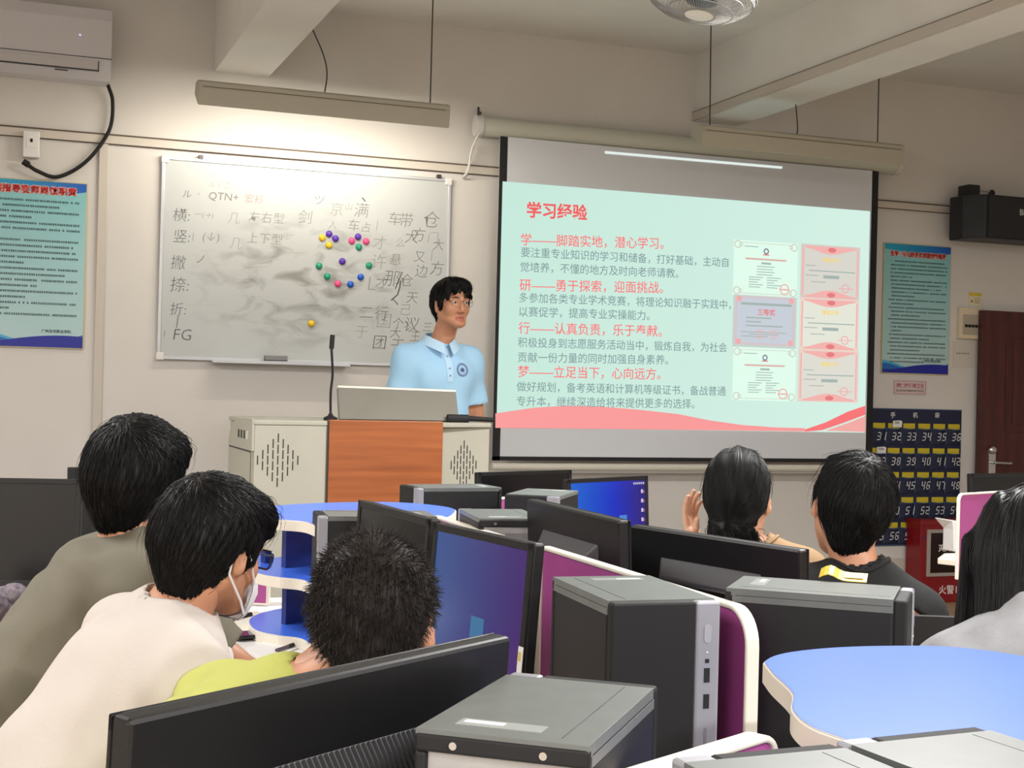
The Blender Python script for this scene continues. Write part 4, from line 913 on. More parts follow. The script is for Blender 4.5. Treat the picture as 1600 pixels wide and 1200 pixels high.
monitor('monitor showing a bright blue desktop with icons', A, Cc, 1.128, float(np.linalg.norm(Cc-A)), h=.29, screen='blue')
A, Cc = G(838, 779, z=1.185), G(985, 813, z=1.185)
monitor('black monitor seen from behind, in front of the bright blue desktop monitor', A, Cc, 1.185, float(np.linalg.norm(Cc-A)), face=-1)
A, Cc = G(998, 819, z=1.145), G(1264, 858, z=1.145)
monitor('black monitor seen from behind, before the two dark-haired students', A, Cc, 1.145, float(np.linalg.norm(Cc-A)), face=-1)
A, Cc = G(1517, 740, z=1.13), G(1600, 739, z=1.13); Cc = A+(Cc-A)/np.linalg.norm(Cc-A)*.52
monitor('black monitor top in front of the red wooden door', A, Cc, 1.13, .52, h=.28)
# dark box behind the wide monitor
p = G(120, 731, d=4.66)
b = B(); b.rng((-.028, 0, 0), (.10, .05, p[2]-DZ), BLK); b.rng((-.11, -.03, 0), (.14, .1, .012), BLK); o = b.build('dark_box', at=(p[0], p[1], DZ), bevel=.004); tag(o, 'dark box top peeking out behind the wide switched-off monitor', 'box')

# ------------------------------------------------------------------ small things
p = G(1505, 862, z=DZ+.001); b = B()
b.ring([[V(x, y, z) for x, y, z in ((-.05, 0, 0), (.06, -.02, 0), (.06, .06, 0), (-.05, .08, 0))], [V(x, y, z) for x, y, z in ((-.055, 0, .10), (.06, -.02, .09), (.06, .06, .09), (-.05, .08, .10))], [V(x, y, z) for x, y, z in ((-.06, 0, .140), (.05, -.02, .125), (.06, .08, .125), (-.085, .10, .145))]], GREYW)
bx = thing('power_box', 'white box with a column of round sockets on the desk by the fire cabinet', 'power box', p); b.build('housing', bx, bevel=.004)
b = B()
for k in range(4): b.cyl((-.030, -.0075, .025+.024*k), (-.030, -.0025, .025+.024*k), .007 if k < 2 else .005, DGREY, 12)
b.build('socket_hole', bx)
ph = G(405, 991, z=DZ+.001)
def flat_thing(name, label, cat, corners, h, m, z=DZ+.0008, bevel=.002):
    P = [G(u, v, z=z+h) for u, v in corners]; c = np.mean(P, 0); b = B()
    b.prism([(q[0]-c[0], q[1]-c[1]) for q in P], 0, h, m); o = b.build(name, at=(c[0], c[1], z), bevel=bevel); return tag(o, label, cat)
flat_thing('notebook', 'pale open notebook under the phone on the white desk', 'notebook', [(352, 965), (395, 950), (440, 982), (366, 1000)], .004, mat('notebook_cream', (228, 224, 208), .7), bevel=0)
ph = thing('smartphone', 'black smartphone lying on papers beside the blue shelf', 'phone', G(406, 993, z=.781)); ph.rotation_euler = (0, 0, RA(12))
b = B(); b.prism(rrect(.155, .075, .012), 0, .009, BLKG); b.build('body', ph, bevel=.002)
b = B(); b.prism(rrect(.146, .067, .009), .009, .0094, mat('phone_screen', (44, 18, 50), .08)); b.build('display', ph)
flat_thing('paper_sheet', 'white paper sheet with pens in front of the smartphone', 'paper', [(385, 1012), (450, 990), (470, 1010), (410, 1032)], .003, PAPER, bevel=0)
a, c = G(432, 1016, z=.784), G(462, 1006, z=.784); b = B(); b.tube([a, a+(c-a)*.6, c], .0045, mat('pen_purple', (90, 70, 84), .4)); b.tube([a+(c-a)*.6, c], .0052, BLKM); tag(b.build('pen', smooth=True), 'dark pen on the paper sheet by the yellow-green sleeve', 'pen')
a, c = G(352, 970, z=.784), G(383, 962, z=.784); b = B(); b.tube([a, c], .006, BLKM); b.tube([c, c+(c-a)*.3], .0065, DGREY); tag(b.build('pen', smooth=True), 'black marker pen near the chin of the masked student', 'pen')
yk = G(1318, 905, z=tz+TH+.002); b = B(); Ry = rot('z', -38)
n = 10; prof = [(-.040+.08*i/n, .010*math.exp(-((i-2)/2.)**2)+.0015) for i in range(n+1)]
b.ring([[Ry@V(x, -.026, z+tz+TH) for x, z in prof]+[Ry@V(x, -.026, z+tz+TH+.0012) for x, z in prof[::-1]], [Ry@V(x, .022, z*1.1+.009+tz+TH) for x, z in prof]+[Ry@V(x, .022, z*1.1+.0102+tz+TH) for x, z in prof[::-1]]], mat('packet_yellow', (206, 180, 36), .4))
for s in (1,): b.add([Ry@V(x, y, .0045+.0095*(y+.026)/.048+tz+TH) for x, y in ((.0, -.014), (.034, -.014), (.034, .012), (.0, .012))], [(0, 1, 2, 3)], mat('packet_print', (196, 176, 96), .5))
tag(b.build('snack_packet', at=(yk[0], yk[1], 0)), 'curled yellow wrapper lying on top of a dark tower', 'wrapper')
p = G(8, 945, z=DZ+.06); b = B()
rr = random.Random(9)
for k in range(7): b.ball((rr.uniform(-.09, .07), rr.uniform(-.04, .06), .045+rr.uniform(-.004, .03)), (rr.uniform(.04, .07), .05, .045), mat('bag_cloth', (58, 52, 64), .8, var=.4, vscale=60, col2=(130, 118, 124)), 10, 7)
tag(b.build('cloth_bag', at=(p[0], p[1]+.02, DZ+.005), smooth=True), 'crumpled dark patterned bag under the wide switched-off monitor', 'bag')
# black chair behind the student in black
p = G(1370, 905, z=.92)
ch = thing('chair', 'black chair with a thin mesh back behind the student in black', 'chair', (2.19, 2.98, 0), RA(-25))
b = B(); b.prism(rrect(.42, .40, .05), .43, .465, BLKM); b.build('seat', ch, bevel=.006)
b = B(); 
for x in (-.2, .2): b.tube([V(x, -.2, .45), V(x, -.23, .7), V(x, -.25, .93)], .012, BLKM)
b.rng((-.2, -.262, .70), (.2, -.238, .935), BLKM); b.build('backrest', ch)
for x in (-.18, .18):
    for y in (-.17, .17): b = B(); b.tube([V(x, y, .43), V(x*1.1, y*1.12, 0)], .012, DGREY); b.build('leg', ch)
# ================================================================== smooth solid modelling for bodies, hair and clothes
class Vol:
    def __init__(s, lo, hi, h):
        s.lo = V(*lo); s.h = h; n = np.ceil((V(*hi)-s.lo)/h).astype(int)+1
        s.ax = [s.lo[i]+h*np.arange(n[i]) for i in range(3)]; s.f = np.full(n, .5, np.float32)
    def blk(s, lo, hi):
        sl_ = []
        for i in range(3):
            a = int(np.clip(math.floor((lo[i]-s.lo[i])/s.h), 0, len(s.ax[i]))); b = int(np.clip(math.ceil((hi[i]-s.lo[i])/s.h)+1, 0, len(s.ax[i])))
            sl_.append(slice(a, max(a, b)))
        return tuple(sl_), s.ax[0][sl_[0]][:, None, None], s.ax[1][sl_[1]][None, :, None], s.ax[2][sl_[2]][None, None, :]
    def comb(s, sl_, d, k, sub):
        f = s.f[sl_]
        if not f.size: return s
        if sub: d = -d; h = np.clip(.5-.5*(f-d)/k, 0, 1)*1; r = np.maximum(f, d)+np.maximum(k-np.abs(f-d), 0)**2/(4*k)
        else: r = np.minimum(f, d)-np.maximum(k-np.abs(f-d), 0)**2/(4*k)
        s.f[sl_] = r; return s
    def cone(s, a, b, ra, rb=None, k=.02, w=None, sw=1., u=None, su=1., sub=False, off=0.):
        """round cone a-b; offsets along unit w count 1/sw, along u 1/su (flattened limbs)"""
        a = V(*a); b = V(*b); ra = ra+off; rb = ra if rb is None else rb+off
        R = max(ra, rb)*max(sw, su, 1)+k+3*s.h
        sl_, X, Y, Z = s.blk(np.minimum(a, b)-R, np.maximum(a, b)+R)
        ba = b-a; L2 = max(ba@ba, 1e-9); px, py, pz = X-a[0], Y-a[1], Z-a[2]
        t = np.clip((px*ba[0]+py*ba[1]+pz*ba[2])/L2, 0, 1)
        qx, qy, qz = px-t*ba[0], py-t*ba[1], pz-t*ba[2]; d2 = qx*qx+qy*qy+qz*qz
        for ax, sc in ((w, sw), (u, su)):
            if ax is not None: c = qx*ax[0]+qy*ax[1]+qz*ax[2]; d2 = d2+c*c*(1/sc**2-1)
        return s.comb(sl_, np.sqrt(np.maximum(d2, 0))-(ra+(rb-ra)*t), k, sub)
    def ell(s, c, r, k=.02, R=None, sub=False, off=0.):
        c = V(*c); r = V(*r)+off; m = max(r)+k+3*s.h; sl_, X, Y, Z = s.blk(c-m, c+m); p = [X-c[0], Y-c[1], Z-c[2]]
        if R is not None: p = [p[0]*R[0, i]+p[1]*R[1, i]+p[2]*R[2, i] for i in range(3)]
        k0 = np.sqrt((p[0]/r[0])**2+(p[1]/r[1])**2+(p[2]/r[2])**2); k1 = np.sqrt((p[0]/r[0]**2)**2+(p[1]/r[1]**2)**2+(p[2]/r[2]**2)**2)
        return s.comb(sl_, k0*(k0-1)/np.maximum(k1, 1e-6), k, sub)
    def cut(s, p, n, k=.004):
        """keep the side the normal points away from"""
        p = V(*p); n = V(*n)/np.linalg.norm(n); sl_, X, Y, Z = s.blk((-99,)*3, (99,)*3)
        d = (X-p[0])*n[0]+(Y-p[1])*n[1]+(Z-p[2])*n[2]
        s.f = np.maximum(s.f, d).astype(np.float32); return s
    def wrinkle(s, fn):
        sl_, X, Y, Z = s.blk((-99,)*3, (99,)*3); s.f = (s.f+fn(X, Y, Z)).astype(np.float32); return s
    def mesh(s):
        f, h = s.f, s.h; sg = f < 0; n = np.array(f.shape)
        cnt = sum(sg[i:n[0]-1+i, j:n[1]-1+j, k:n[2]-1+k].astype(np.int8) for i in (0, 1) for j in (0, 1) for k in (0, 1))
        cells = np.argwhere((cnt > 0) & (cnt < 8)); M = len(cells); acc = np.zeros((M, 3)); num = np.zeros(M)
        for ax in range(3):
            o1, o2 = [i for i in range(3) if i != ax]
            for i in (0, 1):
                for j in (0, 1):
                    a = cells.copy(); a[:, o1] += i; a[:, o2] += j; b = a.copy(); b[:, ax] += 1
                    fa = f[a[:, 0], a[:, 1], a[:, 2]]; fb = f[b[:, 0], b[:, 1], b[:, 2]]; m = (fa < 0) != (fb < 0)
                    t = fa[m]/(fa[m]-fb[m]); p = a[m].astype(float); p[:, ax] += t; acc[m] += p; num[m] += 1
        v = acc/np.maximum(num, 1)[:, None]*h+s.lo
        vid = -np.ones(n-1, np.int64); vid[cells[:, 0], cells[:, 1], cells[:, 2]] = np.arange(M); Q = []
        for ax in range(3):
            o1, o2 = (ax+1) % 3, (ax+2) % 3; sA = [slice(None)]*3; sB = [slice(None)]*3; sA[ax] = slice(0, n[ax]-1); sB[ax] = slice(1, n[ax])
            df = sg[tuple(sA)] != sg[tuple(sB)]; e = np.argwhere(df); e = e[(e[:, o1] > 0) & (e[:, o2] > 0) & (e[:, o1] < n[o1]-1) & (e[:, o2] < n[o2]-1)]
            ins = sg[e[:, 0], e[:, 1], e[:, 2]]
            def cell(da, db): c = e.copy(); c[:, o1] -= da; c[:, o2] -= db; return vid[c[:, 0], c[:, 1], c[:, 2]]
            q = np.stack([cell(1, 1), cell(0, 1), cell(0, 0), cell(1, 0)], 1); q[~ins] = q[~ins][:, ::-1]; Q.append(q[(q >= 0).all(1)])
        return v, np.concatenate(Q)
    def sample(s, p):
        i = np.clip(np.rint((p-s.lo)/s.h).astype(int), 1, np.array(s.f.shape)-2); return s.f[i[:, 0], i[:, 1], i[:, 2]], i
    def tri(s, p):
        q = np.clip((p-s.lo)/s.h, 1.001, np.array(s.f.shape)-2.001); i = q.astype(int); t = q-i; r = 0
        for a in (0, 1):
            for b in (0, 1):
                for c in (0, 1):
                    r = r+s.f[i[:, 0]+a, i[:, 1]+b, i[:, 2]+c]*(t[:, 0] if a else 1-t[:, 0])*(t[:, 1] if b else 1-t[:, 1])*(t[:, 2] if c else 1-t[:, 2])
        return r
    def grad(s, p):
        e = s.h; g = np.stack([s.tri(p+V(*[e*(k == i) for k in range(3)]))-s.tri(p-V(*[e*(k == i) for k in range(3)])) for i in range(3)], 1)
        return g/(np.linalg.norm(g, axis=1)[:, None]+1e-9)
def main_piece(v, q):
    lab = np.arange(len(v))
    while True:
        m = lab[q].min(1); new = lab.copy()
        for k in range(4): np.minimum.at(new, q[:, k], m)
        new = new[new]
        if (new == lab).all(): break
        lab = new
    root = np.bincount(lab[q[:, 0]]).argmax(); q = q[lab[q[:, 0]] == root]; u, inv = np.unique(q, return_inverse=True)
    return v[u], inv.reshape(-1, 4)
class Sur:
    """gathers surfaces into one mesh object"""
    def __init__(s): s.v = []; s.q = []; s.mi = []; s.n = 0; s.mats = []
    def add(s, v, q, m):
        i = s.mats.index(m) if m in s.mats else (s.mats.append(m) or len(s.mats)-1)
        s.v.append(np.asarray(v)); s.q.append((np.asarray(q)+s.n)); s.mi.append(np.full(len(q), i)); s.n += len(v); return s
    def build(s, name, parent=None, smooth=1):
        v = np.concatenate(s.v); me = bpy.data.meshes.new(name)
        me.from_pydata(v.tolist(), [], [tuple(x) for q in s.q for x in q.tolist()])
        for m in s.mats: me.materials.append(m)
        me.polygons.foreach_set('material_index', np.concatenate(s.mi).astype(np.int32)); me.polygons.foreach_set('use_smooth', np.ones(len(me.polygons), bool)); me.update()
        o = bpy.data.objects.new(name, me); C.objects.link(o)
        if parent is not None: o.parent = parent; 
        return o

SKIN = mat('skin_tan', (196, 140, 108), .5, var=.06, vscale=30, sss=.08); SKINL = mat('skin_light', (214, 164, 134), .5, var=.06, vscale=30, sss=.08)
LIP = mat('lips', (172, 106, 90), .5); EYE = mat('eye_white', (176, 168, 162), .2); IRIS = mat('iris_dark', (22, 15, 12), .12); BROW = mat('eyebrow', (34, 27, 25), .8); MOUTH = mat('mouth_inside', (60, 24, 24), .6)
def hair_mat(n, c, r=.52): return mat(n, c, r, spec=.28, var=.3, vscale=60)
HBLK = hair_mat('hair_black', (14, 13, 14)); HBRN = hair_mat('hair_dark_brown', (42, 35, 31), .6); HGLS = hair_mat('hair_glossy_black', (16, 15, 17), .48)

def head_rot(yaw, pitch, roll): return rot('z', yaw-90)@rot('x', pitch)@rot('y', roll)
def head_vol(h, mouth=0., neck=None):
    v = Vol((-.11, -.15, -.24), (.11, .15, .16), h)
    v.ell((0, -.018, .045), (.074, .093, .083), .02); v.ell((0, .028, -.01), (.064, .066, .085), .03)
    for s in (-1, 1):
        v.cone((s*.052, -.005, -.05), (s*.020, .068, -.092), .024, .019, .025); v.ell((s*.038, .058, -.028), (.025, .022, .024), .02)
    v.ell((0, .076, -.096), (.020, .016, .017), .02); v.cone((0, .03, -.075), (0, .06, -.095), .028, .020, .02)
    for s in (-1, 1): v.cone((s*.012, .086, .026), (s*.046, .074, .022), .009, .008, .012)
    for s in (-1, 1): v.ell((s*.031, .099, .006), (.019, .016, .012), .012, sub=True)
    v.cone((0, .086, .012), (0, .104, -.030), .007, .0115, .010); v.ell((0, .106, -.036), (.011, .010, .009), .006)
    for s in (-1, 1): v.ell((s*.0125, .096, -.040), (.0085, .009, .0075), .005)
    v.cone((-.019, .083, -.066), (0, .0935, -.0635), .0055, .0075, .006); v.cone((.019, .083, -.066), (0, .0935, -.0635), .0055, .0075, .006)
    v.cone((-.015, .085, -.078-mouth), (.015, .085, -.078-mouth), .0065, .0065, .007); v.ell((0, .091, -.079-mouth), (.013, .007, .0065), .005)
    v.cone((-.016, .095, -.0705-mouth*.5), (.016, .095, -.0705-mouth*.5), .0022+mouth*.45, .0022+mouth*.45, .002, sub=True)
    for s in (-1, 1):
        R = rot('z', s*-25)@rot('x', 10)
        v.ell((s*.081, -.012, -.008), (.008, .019, .032), .006, R); v.ell((s*.076, -.004, -.028), (.010, .012, .014), .008); v.ell((s*.089, -.006, -.004), (.005, .010, .018), .005, R, sub=True)
    if neck is not None: v.cone((0, -.020, -.06), neck, .052, .056, .03)
    return v
def lids(v):
    for s in (-1, 1):
        v.cone((s*.019, .0845, .0125), (s*.044, .078, .0108), .0052, .0048, .003); v.cone((s*.020, .083, -.0035), (s*.043, .077, -.002), .0042, .004, .003)
    return v
def to_world(v, R, H, sc): return (v*sc)@R.T+H

def strands(vol, roots, flow, n, step, off0, off1, wid, rng, curl=0., lift=None):
    """marches locks along the surface of vol; returns triangle-tube verts and quads"""
    p = roots.copy(); K = len(p); path = [p.copy()]; ph = rng.uniform(0, 6.28, K); amp = rng.uniform(.3, 1, K)*curl
    ro = rng.uniform(.3, 1.0, K)
    for i in range(n):
        g = vol.grad(p); d = flow(p, i/n); t = d-g*np.sum(d*g, 1)[:, None]*(1 if lift is None else 1-lift*ro[:, None])
        t = t/(np.linalg.norm(t, axis=1)[:, None]+1e-6); side = np.cross(t, g)
        p = p+t*step*(.7+.6*ro[:, None])+side*(amp*np.sin(ph+i*.9))[:, None]
        tgt = (off0+(off1-off0)*(i+1)/n)*ro; ds = vol.tri(p)
        if lift is None: p = p-g*np.clip(ds-tgt, -.01, .01)[:, None]
        else: p = p+g*np.clip(.001-ds, 0, .02)[:, None]
        path.append(p.copy())
    P = np.stack(path, 1); T = np.gradient(P, axis=1); T /= np.linalg.norm(T, axis=2)[:, :, None]+1e-9
    U = np.cross(T, rng.normal(size=(K, 1, 3))); U /= np.linalg.norm(U, axis=2)[:, :, None]+1e-9; Wv = np.cross(T, U)
    s = np.linspace(0, 1, n+1); prof = wid*np.clip(1.15-s**2.2, .12, 1)*np.minimum(1, s*6+.4)
    vs = np.stack([P+prof[None, :, None]*(math.cos(a)*U+math.sin(a)*Wv) for a in (0, 2.094, 4.189)], 2); vs = vs.reshape(-1, 3)
    base = (np.arange(K)[:, None]*(n+1)+np.arange(n)[None, :]).reshape(-1)*3
    q = np.concatenate([np.stack([base+a, base+b, base+3+b, base+3+a], 1) for a, b in ((0, 1), (1, 2), (2, 0))])
    return vs, q

def hair_build(style, R, H, sc, m, seed, dens=1.):
    rng = np.random.default_rng(seed); S = Sur(); W = lambda v: to_world(v, R, H, sc)
    lo = (-.16, -.22, -.20) if style != 'long' else (-.17, -.24, -.50)
    v = Vol(lo, (.16, .17, .20), .0042); wh = V(.01, -.075, .115)
    if style in ('short', 'fringe', 'bowl'):
        t = {'short': .0, 'fringe': -.004, 'bowl': .006}[style]
        v.ell((0, -.020, .046), (.088, .106, .094), .02, off=t); v.ell((0, -.045, .015), (.086, .082, .095), .03, off=t)
        v.cone((0, -.080, -.005), (0, -.062, -.078), .050, .036, .03, w=V(1, 0, 0), sw=1.25)
        v.ell((0, .045, .098), (.068, .050, .030), .02)
        for s in (-1, 1): v.cone((s*.070, .012, .03), (s*.072, .026, -.016), .018, .010, .015)
        if style == 'fringe':
            v.cone((-.045, .072, .085), (-.066, .070, .035), .018, .009, .012); v.cone((.050, .070, .085), (.066, .072, .030), .018, .009, .012); v.cone((-.02, .082, .088), (-.034, .098, .052), .016, .006, .010); v.cone((.03, .078, .09), (.035, .096, .060), .018, .008, .010); v.cone((-.034, .098, .052), (-.022, .104, .044), .006, .004, .006)
        else: v.cone((-.048, .078, .076), (.048, .078, .076), .017, .017, .015); v.cone((-.045, .086, .052), (.045, .086, .052), .012, .012, .015)
        v.ell((0, .120, -.050), (.088, .080, .085), .012, sub=True)
        for s in (-1, 1): v.ell((s*.096, -.006, -.022), (.036, .030, .040) if style == 'short' else (.034, .026, .036), .010, sub=True); v.ell((s*.085, .05, -.06), (.05, .05, .05), .01, sub=True)
        v.wrinkle(lambda X, Y, Z: .0022*np.sin(70*np.arctan2(X, Y+.08+0*Z)*.55+9*Z*10)+.0016*np.sin(95*X+60*Z)*np.sin(80*Y+20))
    elif style == 'spiky':
        v.ell((0, -.020, .046), (.085, .103, .092), .02); v.ell((0, -.045, .01), (.082, .078, .09), .03); v.cone((0, -.078, -.005), (0, -.062, -.085), .046, .036, .03, w=V(1, 0, 0), sw=1.25)
        v.ell((0, .125, -.045), (.085, .085, .085), .012, sub=True)
        for s in (-1, 1): v.ell((s*.096, -.008, -.022), (.034, .024, .036), .010, sub=True); v.ell((s*.085, .05, -.06), (.05, .05, .05), .01, sub=True)
        v.ell((.012, -.052, .140), (.013, .013, .022), .012, sub=True)
        v.wrinkle(lambda X, Y, Z: .003*np.sin(110*X+30*Z)*np.sin(90*Y)*np.sin(80*Z))
    elif style == 'tied':
        v.ell((0, -.020, .046), (.084, .103, .090), .02); v.ell((0, -.045, .01), (.082, .082, .092), .03); v.cone((0, -.075, -.02), (0, -.085, -.075), .055, .040, .03, w=V(1, 0, 0), sw=1.2)
        v.ell((0, .118, -.02), (.080, .072, .095), .012, sub=True)
        for s in (-1, 1): v.ell((s*.094, -.006, -.030), (.030, .024, .034), .010, sub=True)
        for c, r in (((-.025, -.105, -.082), .034), ((.025, -.108, -.090), .036), ((0, -.118, -.118), .036), ((-.035, -.104, -.130), .026), ((.04, -.100, -.135), .028), ((.005, -.105, -.155), .026)): v.ell(c, (r, r*.9, r), .012)
        v.wrinkle(lambda X, Y, Z: np.where(Z < -.06, .005*np.sin(140*X+50*Z)*np.sin(120*Z+70*Y), .0014*np.sin(150*X+40*Z)))
    elif style == 'long':
        v.ell((0, -.018, .048), (.087, .104, .090), .02); v.ell((0, -.045, .0), (.088, .082, .10), .03)
        v.cone((0, -.068, -.02), (0, -.085, -.24), .075, .068, .03, w=V(1, 0, 0), sw=1.22, u=V(0, 1, 0), su=.75); v.cone((-.05, -.08, -.2), (-.075, -.06, -.40), .050, .022, .03, u=V(0, 1, 0), su=.7); v.cone((.03, -.08, -.2), (.05, -.085, -.40), .05, .025, .03, u=V(0, 1, 0), su=.7)
        for s in (-1, 1): v.cone((s*.075, .0, .03), (s*.090, .005, -.2), .030, .024, .03); v.cone((s*.090, .005, -.2), (s*.10, .0, -.34), .024, .012, .03)
        v.ell((0, .118, -.05), (.070, .075, .12), .012, sub=True)
        v.wrinkle(lambda X, Y, Z: .003*np.sin(120*X+10*Y)+.0015*np.sin(260*X))
    q = v.mesh(); S.add(W(q[0]), q[1], m)
    pts = q[0]; keep = pts[:, 2] > -.13 if style != 'tied' else pts[:, 2] > -.16
    pts = pts[keep]
    def pick(n, cond=None): c = pts if cond is None else pts[cond(pts)]; return c[rng.integers(0, len(c), n)]
    def flow_std(p, t):
        d = p-wh; d = d/(np.linalg.norm(d, axis=1)[:, None]+1e-6); dn = np.zeros_like(d); dn[:, 2] = -1
        w = np.clip((.12-p[:, 2])/.1, 0, 1)[:, None]; sw = np.stack([-d[:, 1], d[:, 0], 0*d[:, 0]], 1)*.35
        return d*(1-w*.7)+dn*w*.9+sw*(1-w)
    if style in ('short', 'fringe', 'bowl'):
        S.add(*[f(a) if i == 0 else a for i, (f, a) in enumerate(zip((W, None), strands(v, pick(int(3800*dens)), flow_std, 9, .0075, .0003, .0022, .00075, rng, .0005)))], m)
        a, b = strands(v, pick(int(36*dens), lambda P: P[:, 2] > .05), flow_std, 12, .0085, .004, .022, .0005, rng, .0016); S.add(W(a), b, m)
        a, b = strands(v, pick(int(420*dens)), flow_std, 9, .008, .001, .008, .0005, rng, .0010); S.add(W(a), b, m)
        a, b = strands(v, pick(int(900*dens), lambda P: (P[:, 2] > .085)), lambda p, t: flow_std(p, t)+V(0, .45, .0), 10, .0078, .001, .005, .0008, rng, .0007); S.add(W(a), b, m)
    elif style == 'spiky':
        def fl(p, t): g = v.grad(p); f = flow_std(p, t); return g*.9+f*.55+rng.normal(size=p.shape)*.28+V(0, 0, .15)
        a, b = strands(v, pick(int(5200*dens)), fl, 5, .0032, 0, 0, .0006, rng, .0005, lift=1.); S.add(W(a), b, m)
        a, b = strands(v, pick(int(2600*dens), lambda P: P[:, 2] < .07), flow_std, 5, .006, .0004, .004, .0007, rng, .0006); S.add(W(a), b, m)
    elif style == 'tied':
        tie = V(0, -.10, -.075)
        def ft(p, t): d = tie-p; return d/(np.linalg.norm(d, axis=1)[:, None]+1e-6)+V(0, -.2, 0)
        a, b = strands(v, pick(int(2800*dens), lambda P: P[:, 2] > -.05), ft, 10, .009, .0003, .0014, .0007, rng, .0003); S.add(W(a), b, m)
        a, b = strands(v, pick(int(420*dens), lambda P: P[:, 2] < -.06), lambda p, t: rng.normal(size=p.shape)*.4+V(.25, -.4, -.8), 10, .006, .001, .014, .0011, rng, .0035); S.add(W(a), b, m)
        a, b = strands(v, pick(150, lambda P: (P[:, 2] < -.07) & (P[:, 0] > .01)), lambda p, t: V(.75, -.25, -.55)+.5*np.sin(9*t+40*p[:, :1])*V(-.3, .1, .9), 15, .006, .003, .05, .0009, rng, .004); S.add(W(a), b, m)
        a, b = strands(v, pick(120), flow_std, 7, .007, .002, .010, .0007, rng, .001); S.add(W(a), b, m)
    elif style == 'long':
        def fl(p, t): d = flow_std(p, t)*np.clip((p[:, 2]+.02)/.1, 0, 1)[:, None]; return d+V(0, 0, -1.)*np.clip((.09-p[:, 2])/.1, 0.05, 1)[:, None]
        a, b = strands(v, pick(int(3200*dens)), fl, 16, .013, .0004, .003, .0008, rng, .0006); S.add(W(a), b, m)
        low = q[0][q[0][:, 2] < -.2]; a, b = strands(v, low[rng.integers(0, len(low), 420)], lambda p, t: V(0, 0, -1)+.25*rng.normal(size=p.shape), 9, .012, .001, .02, .0010, rng, .002); S.add(W(a), b, m)
    return S

def hand_mesh(S, wrist, d, n, side, m, curl=.35, scale=1., thumb_out=.6, h=.0032, spread=.12, opp=.35):
    """d: wrist to knuckles, n: out of the back of the hand, side: towards the thumb (all unit)"""
    d, n = V(*d), V(*n); d = d/np.linalg.norm(d); n = n-d*(n@d); n /= np.linalg.norm(n); s = np.cross(d, n)*side; w = V(*wrist)
    P = lambda a, b, c: w+(d*a+s*b+n*c)*scale
    v = Vol(w-.23*scale, w+.23*scale, h); r = scale
    v.cone(P(-.03, 0, 0), P(.01, 0, 0), .025*r, .024*r, .015, w=n, sw=.78)
    v.cone(P(.015, .012, 0), P(.085, .028, .0), .017*r, .014*r, .012, w=n, sw=.8); v.cone(P(.015, -.006, 0), P(.088, .004, .003), .017*r, .014*r, .012, w=n, sw=.8); v.cone(P(.015, -.014, 0), P(.080, -.026, 0), .017*r, .0125*r, .012, w=n, sw=.8)
    v.cone(P(.012, .02, -.006), P(.045, .034, -.012), .016*r, .013*r, .012)
    for i, (b0, L, rr) in enumerate(((.030, (.040, .024, .019), .0092), (.009, (.044, .028, .021), .0094), (-.012, (.041, .026, .020), .0090), (-.030, (.032, .020, .017), .0080))):
        p = P(.083-(.004 if i in (0, 2) else .012 if i == 3 else 0), b0, .001); a = curl*(.7+.12*i); th = a
        sd = (b0/.03)*spread
        for k, l in enumerate(L):
            dirv = d*math.cos(th)-n*math.sin(th)+s*sd; dirv /= np.linalg.norm(dirv); q = p+dirv*l*r
            v.cone(p, q, (rr-.0007*k)*r, (rr-.0007*(k+1))*r, .004); p = q; th += a*1.25
    p = P(.022, .030, -.008); dv = [(.55, thumb_out, -opp), (.75, thumb_out*.75, -opp*.75), (.92, thumb_out*.35, -opp*.6)]
    for k, (l, rr) in enumerate(((.038, .0125), (.032, .0108), (.026, .0095))):
        x = d*dv[k][0]+s*dv[k][1]+n*dv[k][2]; x /= np.linalg.norm(x); q = p+x*l*r; v.cone(p, q, rr*r, (rr-.001)*r, .006); p = q
    a, b = v.mesh(); S.add(a, b, m)

def body_prims(v, J, off=0., parts=('torso', 'arms', 'neck'), armlen=(1., 1.)):
    r, f, up = J['r'], J['f'], J['up']; bw = J.get('bulk', 1.)
    P, Ch, N = J['P'], J['Ch'], J['N']
    if 'torso' in parts:
        mid = (P*.5+Ch*.5)+f*-.0+J.get('bow', 0)*-f
        v.cone(P, mid, .118*bw, .112*bw, .05, w=r, sw=1.28, off=off); v.cone(mid, Ch-up*.06, .115*bw, .130*bw, .05, w=r, sw=1.28, off=off)
        v.cone(J['SL']-up*.02, J['SR']-up*.02, .062*bw, .062*bw, .06, off=off); v.cone(Ch-up*.09-r*.05, Ch-up*.09+r*.05, .112*bw, .112*bw, .05, off=off)
        for s in ('SL', 'SR'): v.cone(N-up*.02, J[s]+up*.012, .050, .044, .05, off=off)
    if 'neck' in parts: v.cone(N-up*.06, J['Hn'], .060, .053, .02)
    if 'arms' in parts:
        for s, k in (('L', 0), ('R', 1)):
            S_, E, Wr = J['S'+s], J['E'+s], J['W'+s]; t = armlen[k]
            v.cone(S_, S_+(E-S_)*min(1, t), .053*bw, (.053-.013*min(1, t))*bw, .04, off=off)
            if t > 1: v.cone(E, E+(Wr-E)*(t-1), .041*bw, (.041-.012*(t-1))*bw, .02, off=off)
    return v

